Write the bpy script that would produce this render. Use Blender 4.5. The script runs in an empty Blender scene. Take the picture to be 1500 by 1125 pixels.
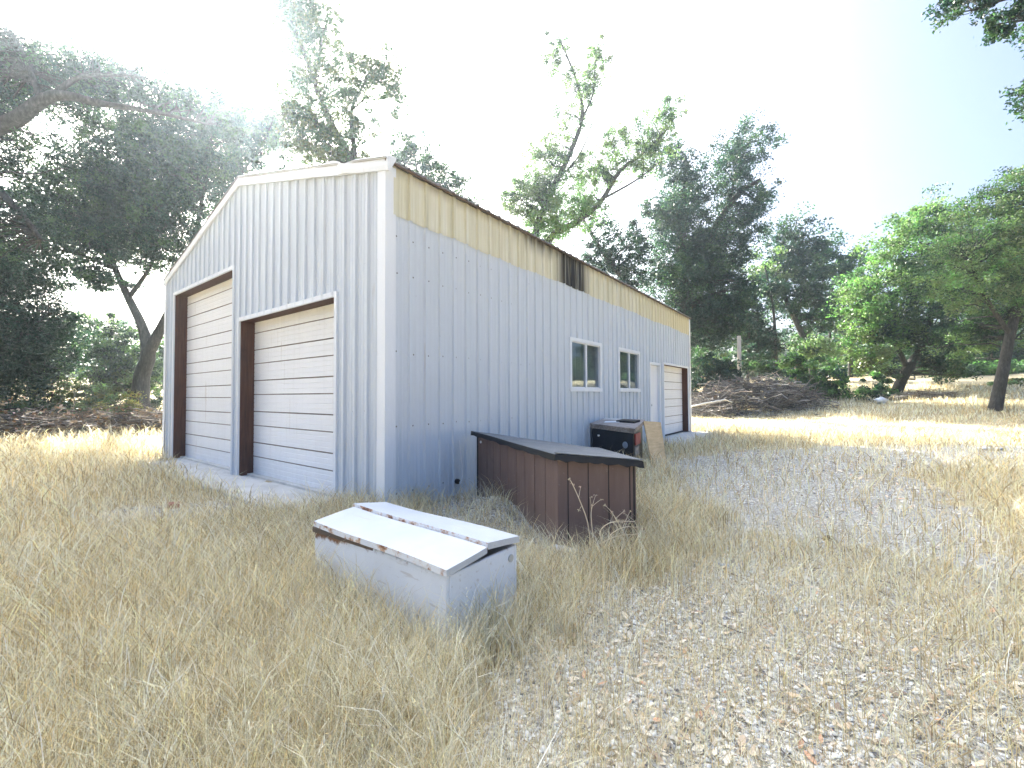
import bpy, math
import numpy as np
from mathutils import Vector, Matrix

rng = np.random.default_rng(7)
scene = bpy.context.scene
COL = scene.collection

# ------------------------------------------------------------------ camera geometry (photo is 1500 x 1125)
F, PITCH, ROLL, H = 622.86, 0.026, -0.0052, 1.28
UP = np.array([0, -math.sin(PITCH), math.cos(PITCH)])
FW = np.array([0, math.cos(PITCH), math.sin(PITCH)])
RT = np.array([1.0, 0, 0])
EYE = np.array([0, 0, H])

def ray(px, py):
    a, b = (px - 750) / F, (py - 562.5) / F
    x = a * math.cos(ROLL) + b * math.sin(ROLL)
    y = -a * math.sin(ROLL) + b * math.cos(ROLL)
    return FW + x * RT - y * UP

def at(px, py, Y):                 # point seen at that place of the photo, Y metres ahead
    r = ray(px, py)
    return EYE + r * (Y / r[1])

def ground(px, py, z=0.0):
    r = ray(px, py)
    return EYE + r * ((z - H) / r[2])

# ------------------------------------------------------------------ noise, terrain
def _hash(ix, iy, seed):
    n = (ix * 374761393 + iy * 668265263 + seed * 974711) & 0x7fffffff
    n = ((n ^ (n >> 13)) * 1274126177) & 0x7fffffff
    return ((n ^ (n >> 16)) & 0xffff) / 65535.0

def vnoise(x, y, scale, seed=0):
    x = np.asarray(x, float) * scale; y = np.asarray(y, float) * scale
    ix = np.floor(x).astype(np.int64); iy = np.floor(y).astype(np.int64)
    fx = x - ix; fy = y - iy
    fx = fx * fx * (3 - 2 * fx); fy = fy * fy * (3 - 2 * fy)
    a = _hash(ix, iy, seed); b = _hash(ix + 1, iy, seed); c = _hash(ix, iy + 1, seed); d = _hash(ix + 1, iy + 1, seed)
    return (a * (1 - fx) + b * fx) * (1 - fy) + (c * (1 - fx) + d * fx) * fy

def sstep(a, b, x):
    t = np.clip((np.asarray(x, float) - a) / (b - a), 0, 1)
    return t * t * (3 - 2 * t)

def terrain(x, y):
    x = np.asarray(x, float); y = np.asarray(y, float)
    r = np.hypot(x, y)
    az = np.degrees(np.arctan2(x, y))
    r0 = 13.5 + 8.5 * sstep(-45, 5, az)
    k = 0.075 + 0.03 * sstep(5, 40, az)
    t = np.maximum(0, r - r0)
    h = k * (np.sqrt(t * t + 9) - 3)
    h = np.where(h > 3.2, 3.2 + (h - 3.2) * 0.12, h)
    h = np.where(np.abs(az) > 100, 0, h)
    bump = (vnoise(x, y, 1.1, 3) - .5) * .05 + (vnoise(x, y, 3.1, 4) - .5) * .025
    # heap of gravel against the shed
    m = np.exp(-(((x + .05) / .62) ** 2 + ((y - 4.55) / .5) ** 2)) * .17
    return h + bump * sstep(.8, 2, r) - .0 + m

def tz(x, y): return float(terrain(x, y))

PATH = np.array([[1.15, .2], [1.47, 1.6], [2.3, 2.9], [3.2, 4.4], [4.2, 6.8], [5.8, 8.5], [9, 8.9], [16, 9.1], [30, 9.3]])
PWID = np.array([.75, .85, .62, .75, .95, 1.0, .8, .7, .7])
def gravelness(x, y):
    x = np.asarray(x, float); y = np.asarray(y, float)
    best = np.full(x.shape, -9.0)
    for i in range(len(PATH) - 1):
        a, b = PATH[i], PATH[i + 1]; ab = b - a
        t = np.clip(((x - a[0]) * ab[0] + (y - a[1]) * ab[1]) / (ab @ ab), 0, 1)
        d = np.hypot(x - a[0] - t * ab[0], y - a[1] - t * ab[1])
        best = np.maximum(best, 1 - d / ((PWID[i] * (1 - t) + PWID[i + 1] * t) * 1.95))
    for cx, cy, rx, ry, v in ((-3.55, 4.75, .8, .45, .75), (.0, 4.15, .95, .95, 1.0), (-.45, 5.0, .5, .6, .9)):
        best = np.maximum(best, v * (1.25 - np.hypot((x - cx) / rx, (y - cy) / ry)))
    best = best - .42 * np.exp(-(((x - 2.1) / .7) ** 2 + ((y - 2.25) / .28) ** 2))
    n = (vnoise(x, y, .9, 11) - .5) * .55 + (vnoise(x, y, 2.6, 12) - .5) * .38 + (vnoise(x, y, 7, 13) - .5) * .25
    return sstep(-.06, .42, best + n)

# ------------------------------------------------------------------ mesh helpers
def mesh_np(name, verts, quads=None, tris=None, mats=(), colors=None, smooth=False, matidx=None):
    me = bpy.data.meshes.new(name)
    verts = np.asarray(verts, np.float32)
    me.vertices.add(len(verts)); me.vertices.foreach_set('co', verts.ravel())
    nq = 0 if quads is None else len(quads); nt = 0 if tris is None else len(tris)
    loops = []
    if nq: loops.append(np.asarray(quads, np.int32).ravel())
    if nt: loops.append(np.asarray(tris, np.int32).ravel())
    lp = np.concatenate(loops)
    me.loops.add(len(lp)); me.loops.foreach_set('vertex_index', lp)
    st = np.concatenate([np.arange(nq, dtype=np.int32) * 4, nq * 4 + np.arange(nt, dtype=np.int32) * 3])
    me.polygons.add(nq + nt); me.polygons.foreach_set('loop_start', st)
    if matidx is not None: me.polygons.foreach_set('material_index', np.asarray(matidx, np.int32))
    if smooth: me.polygons.foreach_set('use_smooth', np.ones(nq + nt, bool))
    if colors is not None:
        ca = me.color_attributes.new('tint', 'FLOAT_COLOR', 'POINT')
        c4 = np.ones((len(verts), 4), np.float32); c4[:, :3] = colors
        ca.data.foreach_set('color', c4.ravel())
    for m in mats: me.materials.append(m)
    me.update(calc_edges=True)
    return me

def link(name, me, parent=None, loc=None):
    o = bpy.data.objects.new(name, me); COL.objects.link(o)
    if parent is not None: o.parent = parent
    if loc is not None: o.location = Vector([float(v) for v in loc])
    return o

def tag(o, label=None, cat=None, group=None, kind=None):
    if label: o['label'] = label
    if cat: o['category'] = cat
    if group: o['group'] = group
    if kind: o['kind'] = kind
    return o

def thing(name, label, cat, loc=(0, 0, 0), rz=0.0, group=None):
    o = bpy.data.objects.new(name, None); COL.objects.link(o)
    o.location = Vector([float(v) for v in loc]); o.rotation_euler = (0, 0, rz); o.empty_display_size = .2
    return tag(o, label, cat, group)

class MB:
    """collects boxes, prisms and tubes of one part"""
    def __init__(s): s.v = []; s.f = []; s.m = []
    def add(s, verts, faces, m=0):
        b = len(s.v); s.v += [tuple(float(c) for c in p) for p in verts]
        for f in faces: s.f.append(tuple(b + i for i in f)); s.m.append(m)
        return s
    def box(s, lo, hi, m=0):
        x0, y0, z0 = lo; x1, y1, z1 = hi
        return s.add([(x0, y0, z0), (x1, y0, z0), (x1, y1, z0), (x0, y1, z0), (x0, y0, z1), (x1, y0, z1), (x1, y1, z1), (x0, y1, z1)],
                     [(3, 2, 1, 0), (4, 5, 6, 7), (0, 1, 5, 4), (1, 2, 6, 5), (2, 3, 7, 6), (3, 0, 4, 7)], m)
    def hexa(s, p, m=0):           # 4 bottom + 4 top corners
        return s.add(p, [(3, 2, 1, 0), (4, 5, 6, 7), (0, 1, 5, 4), (1, 2, 6, 5), (2, 3, 7, 6), (3, 0, 4, 7)], m)
    def prism(s, poly, ztop, zbot, m=0, mtop=None):
        n = len(poly)
        zt = ztop if hasattr(ztop, '__len__') else [ztop] * n
        zb = zbot if hasattr(zbot, '__len__') else [zbot] * n
        v = [(p[0], p[1], zb[i]) for i, p in enumerate(poly)] + [(p[0], p[1], zt[i]) for i, p in enumerate(poly)]
        s.add(v, [tuple(range(n))[::-1]] + [(i, (i + 1) % n, n + (i + 1) % n, n + i) for i in range(n)], m)
        s.f.append(tuple(len(s.v) - n + i for i in range(n))); s.m.append(m if mtop is None else mtop)
        return s
    def tube(s, pts, rad, n=8, m=0, cap=True):
        pts = np.asarray(pts, float); k = len(pts)
        rad = np.broadcast_to(rad, (k,))
        V, Q = tubes(pts[None], np.asarray(rad, float)[None], n)
        b = len(s.v); s.add(V, [tuple(q) for q in Q], m)
        if cap:
            s.f.append(tuple(b + i for i in range(n))[::-1]); s.m.append(m)
            s.f.append(tuple(b + (k - 1) * n + i for i in range(n))); s.m.append(m)
        return s
    def mesh(s, name, mats, bevel=0, smooth=False):
        me = bpy.data.meshes.new(name); me.from_pydata(s.v, [], s.f)
        for m in mats: me.materials.append(m)
        me.polygons.foreach_set('material_index', s.m)
        if smooth: me.polygons.foreach_set('use_smooth', np.ones(len(s.f), bool))
        me.update(); return me
    def build(s, name, mats, parent=None, bevel=0.0, loc=None, smooth=False):
        if not isinstance(mats, (list, tuple)): mats = [mats]
        o = link(name, s.mesh(name, mats, smooth=smooth), parent, loc)
        if bevel:
            md = o.modifiers.new('bevel', 'BEVEL'); md.width = bevel; md.segments = 2; md.limit_method = 'ANGLE'
        return o

def tubes(P, R, n=5):
    """P (N,K,3) polylines, R (N,K) radii -> verts, quads"""
    P = np.asarray(P, float); N, K, _ = P.shape
    T = np.gradient(P, axis=1); T /= np.linalg.norm(T, axis=2, keepdims=True) + 1e-9
    ref = np.where(np.abs(T[:, :1, 2:3]) > .9, np.array([1., 0, 0]), np.array([0, 0, 1.]))
    ref = np.broadcast_to(ref, T.shape)
    A = np.cross(T, ref); A /= np.linalg.norm(A, axis=2, keepdims=True) + 1e-9
    B = np.cross(T, A)
    th = np.arange(n) * 2 * np.pi / n
    V = P[:, :, None] + R[:, :, None, None] * (A[:, :, None] * np.cos(th)[:, None] + B[:, :, None] * np.sin(th)[:, None])
    idx = np.arange(N * K * n).reshape(N, K, n)
    a = idx[:, :-1]; b = idx[:, 1:]
    Q = np.stack([a, np.roll(a, -1, 2), np.roll(b, -1, 2), b], -1).reshape(-1, 4)
    return V.reshape(-1, 3), Q

# ------------------------------------------------------------------ materials
def mat(name):
    m = bpy.data.materials.new(name); m.use_nodes = True
    nt = m.node_tree; nt.nodes.clear()
    out = nt.nodes.new('ShaderNodeOutputMaterial')
    return m, nt, out

class G:
    def __init__(s, nt): s.nt = nt
    def n(s, t, **kw):
        nd = s.nt.nodes.new(t)
        for k, v in kw.items():
            if k.startswith('i_'):
                nd.inputs[k[2:].replace('_', ' ')].default_value = v
            else: setattr(nd, k, v)
        return nd
    def l(s, a, b): s.nt.links.new(a, b)
    def noise(s, vec, scale, detail=4, rough=.6):
        nd = s.n('ShaderNodeTexNoise'); nd.inputs['Scale'].default_value = scale; nd.inputs['Detail'].default_value = detail
        nd.inputs['Roughness'].default_value = rough
        if vec is not None: s.l(vec, nd.inputs['Vector'])
        return nd.outputs['Fac']
    def ramp(s, fac, stops):
        nd = s.n('ShaderNodeValToRGB'); cr = nd.color_ramp
        while len(cr.elements) > 1: cr.elements.remove(cr.elements[-1])
        cr.elements[0].position = stops[0][0]; cr.elements[0].color = (*stops[0][1], 1) if len(stops[0][1]) == 3 else stops[0][1]
        for p, c in stops[1:]:
            e = cr.elements.new(p); e.color = (*c, 1) if len(c) == 3 else c
        s.l(fac, nd.inputs['Fac']); return nd.outputs['Color']
    def mix(s, fac, a, b, mode='MIX'):
        nd = s.n('ShaderNodeMix', data_type='RGBA', blend_type=mode)
        for sock, v in ((nd.inputs[0], fac), (nd.inputs[6], a), (nd.inputs[7], b)):
            if hasattr(v, 'links'): s.l(v, sock)
            elif isinstance(v, (int, float)): sock.default_value = v
            else: sock.default_value = (*v, 1)
        return nd.outputs[2]
    def math(s, op, a, b=0.0, clamp=False):
        nd = s.n('ShaderNodeMath', operation=op, use_clamp=clamp)
        for i, v in enumerate((a, b)):
            if hasattr(v, 'links'): s.l(v, nd.inputs[i])
            else: nd.inputs[i].default_value = v
        return nd.outputs[0]
    def remap(s, v, a, b, c=0.0, d=1.0):
        nd = s.n('ShaderNodeMapRange', interpolation_type='SMOOTHSTEP'); s.l(v, nd.inputs[0])
        for i, q in enumerate((a, b, c, d)): nd.inputs[i + 1].default_value = q
        return nd.outputs[0]
    def coords(s, scale=None):
        tc = s.n('ShaderNodeTexCoord').outputs['Object']
        if scale is None: return tc
        mp = s.n('ShaderNodeMapping'); mp.inputs['Scale'].default_value = scale; s.l(tc, mp.inputs['Vector'])
        return mp.outputs['Vector']
    def xyz(s, vec):
        nd = s.n('ShaderNodeSeparateXYZ'); s.l(vec, nd.inputs[0]); return nd.outputs
    def bump(s, h, strength=.3, dist=.01):
        nd = s.n('ShaderNodeBump'); nd.inputs['Strength'].default_value = strength; nd.inputs['Distance'].default_value = dist
        s.l(h, nd.inputs['Height']); return nd.outputs['Normal']
    def pbr(s, color, rough=.5, metal=0.0, normal=None, spec=.5):
        nd = s.n('ShaderNodeBsdfPrincipled')
        if hasattr(color, 'links'): s.l(color, nd.inputs['Base Color'])
        else: nd.inputs['Base Color'].default_value = (*color, 1)
        if hasattr(rough, 'links'): s.l(rough, nd.inputs['Roughness'])
        else: nd.inputs['Roughness'].default_value = rough
        nd.inputs['Metallic'].default_value = metal
        nd.inputs['Specular IOR Level'].default_value = spec
        if normal is not None: s.l(normal, nd.inputs['Normal'])
        return nd.outputs[0]

def simple(name, a, b, scale=6, rough=.6, stretch=None, bump=.2, metal=0, detail=5):
    m, nt, out = mat(name); g = G(nt)
    v = g.coords(stretch)
    n = g.noise(v, scale, detail)
    c = g.ramp(n, [(.3, a), (.7, b)])
    n2 = g.noise(v, scale * 7, 3)
    g.l(g.pbr(c, rough, metal, g.bump(n2, bump, .01)), out.inputs[0])
    return m

M = {}
def metal_sheet(name, base, streak, dirt=.3):
    m, nt, out = mat(name); g = G(nt)
    tc = g.coords(); x, y, z = g.xyz(tc)
    big = g.noise(tc, .9, 3)
    st = g.noise(g.coords((9, 9, .35)), 1.0, 5, .7)
    c = g.mix(g.remap(st, .45, .75, 0, .55), base, streak)
    c = g.mix(g.remap(big, .4, .7, 0, .35), c, tuple(v * .9 for v in base))
    # every sheet has faded a little differently; rust has run down here and there
    fx = g.math('FLOOR', g.math('MULTIPLY', g.math('ADD', x, .12), 1.0936)); fy = g.math('FLOOR', g.math('MULTIPLY', g.math('ADD', y, .12), 1.0936))
    cv = g.n('ShaderNodeCombineXYZ'); g.l(fx, cv.inputs[0]); g.l(fy, cv.inputs[1])
    wnz = g.n('ShaderNodeTexWhiteNoise', noise_dimensions='3D'); g.l(cv.outputs[0], wnz.inputs['Vector'])
    c = g.mix(g.remap(wnz.outputs['Value'], 0, 1, 0, .22), c, tuple(v * .80 for v in base))
    run = g.math('MULTIPLY', g.remap(g.noise(g.coords((16, 16, .55)), 1.0, 3, .5), .63, .74, 0, .38), g.remap(g.noise(tc, 1.6, 3), .45, .6))
    c = g.mix(run, c, (.40, .31, .23))
    low = g.math('MULTIPLY', g.remap(z, .5, 0.0, 0, dirt), g.noise(tc, 5, 5))      # splashed mud at the foot
    c = g.mix(low, c, (.36, .31, .24))
    spots = g.remap(g.noise(tc, 26, 2), .73, .78, 0, .5)
    c = g.mix(spots, c, (.3, .29, .28))
    wob = g.noise(g.coords((2.2, 2.2, .9)), 2.0, 3)
    g.l(g.pbr(c, .42, 0, g.bump(wob, .4, .04), .45), out.inputs[0])
    return m
M['sheet'] = metal_sheet('painted_sheet_metal', (.60, .645, .69), (.52, .562, .605))
M['trim'] = metal_sheet('white_trim_metal', (.76, .785, .81), (.66, .685, .71), .2)
M['door'] = metal_sheet('white_door_metal', (.83, .835, .84), (.74, .74, .735), .25)

def band_mat():
    m, nt, out = mat('weathered_translucent_panel'); g = G(nt)
    tc = g.coords(); x, y, z = g.xyz(tc)
    st = g.noise(g.coords((7, 7, .25)), 1.4, 5, .7)
    fine = g.noise(g.coords((30, 30, .5)), 1.0, 3, .6)
    c = g.ramp(st, [(.28, (.52, .50, .36)), (.45, (.66, .63, .47)), (.62, (.72, .70, .58)), (.8, (.68, .68, .61))])
    c = g.mix(g.remap(fine, .5, .75, 0, .3), c, (.46, .41, .25))
    c = g.mix(g.remap(x, 5.5, 11, 0, .45), c, (.72, .62, .34))
    # black soot streaks about the old flue
    d = g.math('ABSOLUTE', g.math('SUBTRACT', x, 4.05))
    soot = g.math('MULTIPLY', g.remap(d, .75, .25), g.remap(fine, .25, .5))
    soot2 = g.math('MULTIPLY', g.remap(g.math('ABSOLUTE', g.math('SUBTRACT', x, 3.2)), 1.3, .3), g.remap(z, 3.45, 3.78, 0, .8))
    soot2 = g.math('MULTIPLY', soot2, g.remap(st, .35, .6, .4, 1))
    s = g.math('MAXIMUM', soot, soot2)
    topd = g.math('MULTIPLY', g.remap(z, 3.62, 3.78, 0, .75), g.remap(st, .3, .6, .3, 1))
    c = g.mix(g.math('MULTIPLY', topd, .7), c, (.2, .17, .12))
    c = g.mix(s, c, (.025, .023, .022))
    p = g.pbr(c, .55, 0, None, .3)
    tl = g.n('ShaderNodeBsdfTranslucent'); g.l(c, tl.inputs[0])
    mx = g.n('ShaderNodeMixShader'); mx.inputs[0].default_value = .08; g.l(p, mx.inputs[1]); g.l(tl.outputs[0], mx.inputs[2])
    g.l(mx.outputs[0], out.inputs[0]); return m
M['band'] = band_mat()
M['rust'] = simple('rusted_dark_steel', (.09, .07, .055), (.17, .115, .08), 9, .8)
M['roofmetal'] = simple('dull_roof_metal', (.13, .125, .12), (.22, .21, .2), 3, .5)
M['joint'] = simple('stained_door_joint', (.20, .165, .145), (.34, .29, .26), 9, .7)
M['screw'] = simple('screw_head', (.08, .08, .08), (.2, .19, .18), 30, .5)
M['concrete'] = simple('old_concrete', (.46, .44, .40), (.62, .60, .55), 3.5, .9, None, .4, 0, 9)

def wood_mat(name, a, b, c3, scale=3.0, stretch=(14, 14, .8), rough=.8):
    m, nt, out = mat(name); g = G(nt)
    n = g.noise(g.coords(stretch), scale, 6, .65); bl = g.noise(g.coords(), 2.2, 4)
    c = g.ramp(n, [(.3, a), (.55, b), (.75, c3)])
    c = g.mix(g.remap(bl, .5, .75, 0, .5), c, tuple(v * .45 for v in a))
    g.l(g.pbr(c, rough, 0, g.bump(n, .4, .004)), out.inputs[0]); return m
def painted_wood(name, a, b, c3, scale, stretch, rough):
    m, nt, out = mat(name); g = G(nt); tc = g.coords()
    n = g.noise(g.coords(stretch), scale, 6, .65); gr = g.noise(g.coords((40, 40, 1.5)), 2.0, 4, .6); f = g.noise(tc, 26, 5, .7)
    c = g.ramp(n, [(.3, a), (.55, b), (.75, c3)])
    c = g.mix(g.remap(f, .62, .72, 0, .55), c, (.36, .30, .26))          # flaked paint
    c = g.mix(g.remap(g.noise(tc, 5, 4), .58, .75, 0, .35), c, tuple(v * .6 for v in a))
    lowz = g.math('MULTIPLY', g.remap(g.xyz(tc)[2], .28, .0, 0, .6), g.noise(tc, 9, 4)); c = g.mix(lowz, c, (.40, .34, .26))
    g.l(g.pbr(c, rough, 0, g.bump(gr, .35, .003), .35), out.inputs[0]); return m
M['jamb'] = wood_mat('dark_red_timber', (.055, .026, .018), (.11, .05, .032), (.16, .085, .055))
M['brown'] = painted_wood('brown_painted_siding', (.158, .103, .082), (.18, .119, .096), (.205, .14, .116), 2.5, (5, 5, .7), .6)
M['ply'] = wood_mat('weathered_plywood', (.50, .33, .16), (.62, .43, .22), (.70, .52, .30), 2.0, (3, 3, 16))
M['greywood'] = wood_mat('grey_weathered_wood', (.22, .18, .15), (.36, .31, .27), (.50, .46, .42), 3, (2, 12, 12))
M['post'] = wood_mat('pale_post_wood', (.36, .30, .25), (.5, .43, .37), (.58, .52, .46))
M['feltedge'] = simple('black_felt_edge', (.005, .0055, .006), (.014, .014, .015), 8, .6)
M['black'] = simple('black_painted_steel', (.008, .009, .012), (.022, .024, .03), 5, .35)
M['red'] = simple('faded_red_paint', (.28, .05, .045), (.42, .12, .1), 8, .55)
M['plastic'] = simple('white_plastic', (.72, .74, .76), (.82, .83, .84), 5, .4)
M['brick'] = simple('red_brick', (.28, .11, .075), (.38, .17, .12), 15, .85)
M['slate'] = simple('blue_grey_sheet', (.20, .24, .29), (.30, .34, .38), 8, .5)
M['char'] = simple('charred_wood', (.012, .011, .010), (.04, .036, .03), 12, .8)
M['paper'] = simple('bleached_cardboard', (.55, .53, .49), (.68, .66, .62), 6, .8)
M['grate'] = simple('galvanised_pipe', (.42, .42, .41), (.55, .55, .54), 8, .45, None, .1, .4)

def felt():
    m, nt, out = mat('mineral_roofing_felt'); g = G(nt)
    tc = g.coords(); n = g.noise(tc, 3, 5); f = g.noise(tc, 160, 2)
    c = g.ramp(n, [(.3, (.10, .105, .105)), (.7, (.17, .172, .168))])
    c = g.mix(g.remap(f, .4, .65, 0, .5), c, (.26, .26, .25))
    c = g.mix(g.remap(g.noise(tc, 9, 4), .58, .75, 0, .4), c, (.3, .28, .24))
    g.l(g.pbr(c, .9, 0, g.bump(f, .5, .004), .3), out.inputs[0]); return m
M['felt'] = felt()

def chest_mat(name, rust_from=None, lo=(.68, .695, .715), hi=(.77, .78, .795)):
    m, nt, out = mat(name); g = G(nt)
    tc = g.coords(); x, y, z = g.xyz(tc)
    n = g.noise(tc, 7, 6, .7); f = g.noise(tc, 38, 4, .6)
    c = g.ramp(g.noise(tc, 2.3, 4), [(.3, lo), (.7, hi)])
    c = g.mix(g.remap(f, .6, .72, 0, .30), c, (.50, .47, .43))
    scr = g.noise(g.coords((1.5, 12, 12)), 3.2, 4, .6)
    c = g.mix(g.remap(scr, .60, .68, 0, .5), c, (.46, .41, .36))
    c = g.mix(g.remap(g.noise(tc, 3.1, 6, .75), .56, .72, 0, .35), c, (.55, .52, .47))
    c = g.mix(g.remap(n, .70, .78, 0, .85), c, (.22, .10, .05))
    if rust_from is not None:
        a, b = rust_from
        e = g.math('ADD', g.remap(z, a, b, 0, .55), g.math('MULTIPLY', n, .8))
        e = g.math('ADD', e, g.remap(x, .45, 1.35, -.20, .17))
        c = g.mix(g.remap(e, .80, .93), c, (.20, .085, .04))
        c = g.mix(g.remap(f, .55, .68, 0, .0), c, (.1, .05, .03))
    g.l(g.pbr(c, .38, 0, g.bump(g.math('ADD', g.noise(tc, 2.6, 2), g.math('MULTIPLY', f, .06)), .35, .03), .5), out.inputs[0]); return m
M['chest'] = chest_mat('chipped_white_enamel', (.24, .40))
M['chesttop'] = chest_mat('scuffed_white_enamel', None, (.46, .48, .50), (.56, .575, .585))
def rusty_edge():
    m, nt, out = mat('white_enamel_with_rusted_edge'); g = G(nt)
    tc = g.coords(); n = g.noise(tc, 11, 6, .7); f = g.noise(tc, 50, 3)
    c = g.ramp(n, [(.46, (.74, .74, .74)), (.54, (.50, .33, .22)), (.58, (.26, .11, .055)), (.75, (.11, .05, .03))])
    c = g.mix(g.remap(f, .55, .7, 0, .5), c, (.66, .6, .54))
    g.l(g.pbr(c, .6), out.inputs[0]); return m
M['rustedge'] = rusty_edge()

def glass():
    m, nt, out = mat('dusty_window_glass'); g = G(nt)
    tr = g.n('ShaderNodeBsdfTransparent'); tr.inputs[0].default_value = (.82, .86, .88, 1)
    gl = g.n('ShaderNodeBsdfGlossy'); gl.inputs['Roughness'].default_value = .03; gl.inputs[0].default_value = (.9, .95, 1, 1)
    di = g.n('ShaderNodeBsdfDiffuse'); di.inputs[0].default_value = (.4, .42, .43, 1)
    fr = g.n('ShaderNodeFresnel'); fr.inputs[0].default_value = 1.45
    a = g.n('ShaderNodeMixShader'); g.l(g.math('MULTIPLY', fr.outputs[0], .55), a.inputs[0]); g.l(tr.outputs[0], a.inputs[1]); g.l(gl.outputs[0], a.inputs[2])
    d = g.n('ShaderNodeMixShader'); g.l(g.remap(g.noise(g.coords(), 9, 5), .35, .8, .01, .10), d.inputs[0]); g.l(a.outputs[0], d.inputs[1]); g.l(di.outputs[0], d.inputs[2])
    g.l(d.outputs[0], out.inputs[0]); return m
M['glass'] = glass()

def tinted(name, transl, rough=.5, spec=.3, tcol=(1.0, 1.0, .6), gloss=True):
    m, nt, out = mat(name); g = G(nt)
    at_ = g.n('ShaderNodeAttribute', attribute_name='tint').outputs['Color']
    p = g.pbr(at_, rough, 0, None, spec)
    t = g.n('ShaderNodeBsdfTranslucent'); g.l(g.mix(1.0, at_, tcol, 'MULTIPLY'), t.inputs[0])
    mx = g.n('ShaderNodeMixShader'); mx.inputs[0].default_value = transl
    g.l(p, mx.inputs[1]); g.l(t.outputs[0], mx.inputs[2]); g.l(mx.outputs[0], out.inputs[0])
    return m
M['leaf'] = tinted('leaf', .38, .45, .35, (1.15, 1.5, .85))
M['straw'] = tinted('straw', .36, .6, .25, (1.05, 1.0, .9))
M['stone'] = tinted('stone', .0, .85, .25)
M['litter'] = tinted('litter', .15, .8, .2, (1, 1, 1))

def bark():
    m, nt, out = mat('bark'); g = G(nt)
    tc = g.coords((3, 3, .8)); n = g.noise(tc, 5, 8, .7); v = g.noise(g.coords(), 1.3, 3)
    c = g.ramp(n, [(.3, (.018, .017, .017)), (.55, (.055, .051, .048)), (.8, (.13, .122, .112))])
    c = g.mix(g.remap(v, .55, .8, 0, .4), c, (.08, .085, .07))
    g.l(g.pbr(c, .9, 0, g.bump(n, .7, .03), .2), out.inputs[0]); return m
M['bark'] = bark()
M['sticks'] = tinted('dead_sticks', 0, .9, .2)

def ground_mat():
    m, nt, out = mat('ground'); g = G(nt)
    tc = g.coords()
    a = g.n('ShaderNodeAttribute', attribute_name='tint').outputs['Color']
    gr = g.xyz(a)[0]
    n1 = g.noise(tc, 1.7, 6, .65); n2 = g.noise(tc, 24, 5, .7); n3 = g.noise(tc, 90, 3, .7)
    vor = g.n('ShaderNodeTexVoronoi'); vor.inputs['Scale'].default_value = 55; g.l(tc, vor.inputs['Vector'])
    vc = g.n('ShaderNodeSeparateColor'); g.l(vor.outputs['Color'], vc.inputs[0])
    peb = g.ramp(vc.outputs[0], [(0, (.10, .095, .085)), (.3, (.30, .29, .26)), (.7, (.50, .49, .44)), (1, (.74, .72, .66))])
    soil = g.ramp(n2, [(.3, (.24, .22, .18)), (.7, (.50, .46, .38))])
    gravel = g.mix(g.remap(n3, .4, .6), soil, peb)
    straw = g.ramp(n2, [(.25, (.20, .155, .085)), (.5, (.42, .34, .20)), (.75, (.68, .60, .40))])
    straw = g.mix(g.remap(n1, .4, .7, 0, .4), straw, (.34, .28, .18))
    fac = g.remap(g.math('ADD', gr, g.math('MULTIPLY', g.math('SUBTRACT', n2, .5), .9)), .3, .7)
    c = g.mix(fac, straw, gravel)
    hgt = g.math('ADD', n3, g.math('MULTIPLY', vor.outputs['Distance'], -.6))
    g.l(g.pbr(c, .95, 0, g.bump(hgt, .8, .015), .15), out.inputs[0]); return m
M['ground'] = ground_mat()

# ------------------------------------------------------------------ world, sun, camera
SUNDIR = ray(398, 118); SUNDIR = SUNDIR / np.linalg.norm(SUNDIR)
ELEV = math.asin(SUNDIR[2]); AZ = math.atan2(SUNDIR[0], SUNDIR[1])
w = bpy.data.worlds.new('World'); scene.world = w; w.use_nodes = True
wn = w.node_tree; wn.nodes.clear(); g = G(wn)
sky = g.n('ShaderNodeTexSky', sky_type='NISHITA', sun_disc=False)
sky.sun_elevation = ELEV; sky.sun_rotation = AZ; sky.altitude = 50
sky.air_density = .5; sky.dust_density = 8.0; sky.ozone_density = 1.0
bg = g.n('ShaderNodeBackground'); bg.inputs['Strength'].default_value = .084
hs = g.n('ShaderNodeHueSaturation'); hs.inputs['Saturation'].default_value = 1.16; g.l(sky.outputs[0], hs.inputs['Color'])
tint = g.mix(1.0, hs.outputs[0], (.915, 1.0, 1.015), 'MULTIPLY')
# sky brightened overhead, above the view: added fill for the shaded ground
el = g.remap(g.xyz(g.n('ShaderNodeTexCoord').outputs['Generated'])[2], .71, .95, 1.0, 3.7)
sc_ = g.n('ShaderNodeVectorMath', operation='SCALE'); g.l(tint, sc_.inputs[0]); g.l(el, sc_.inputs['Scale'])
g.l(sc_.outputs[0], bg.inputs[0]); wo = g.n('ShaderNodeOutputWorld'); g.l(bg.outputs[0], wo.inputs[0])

sl = bpy.data.lights.new('sun', 'SUN'); sl.energy = 4.5; sl.angle = math.radians(.5); sl.color = (1, .95, .87)
so = bpy.data.objects.new('sun', sl); COL.objects.link(so)
so.rotation_euler = Vector(-SUNDIR).to_track_quat('-Z', 'Y').to_euler(); so.location = (-20, 30, 30)

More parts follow.
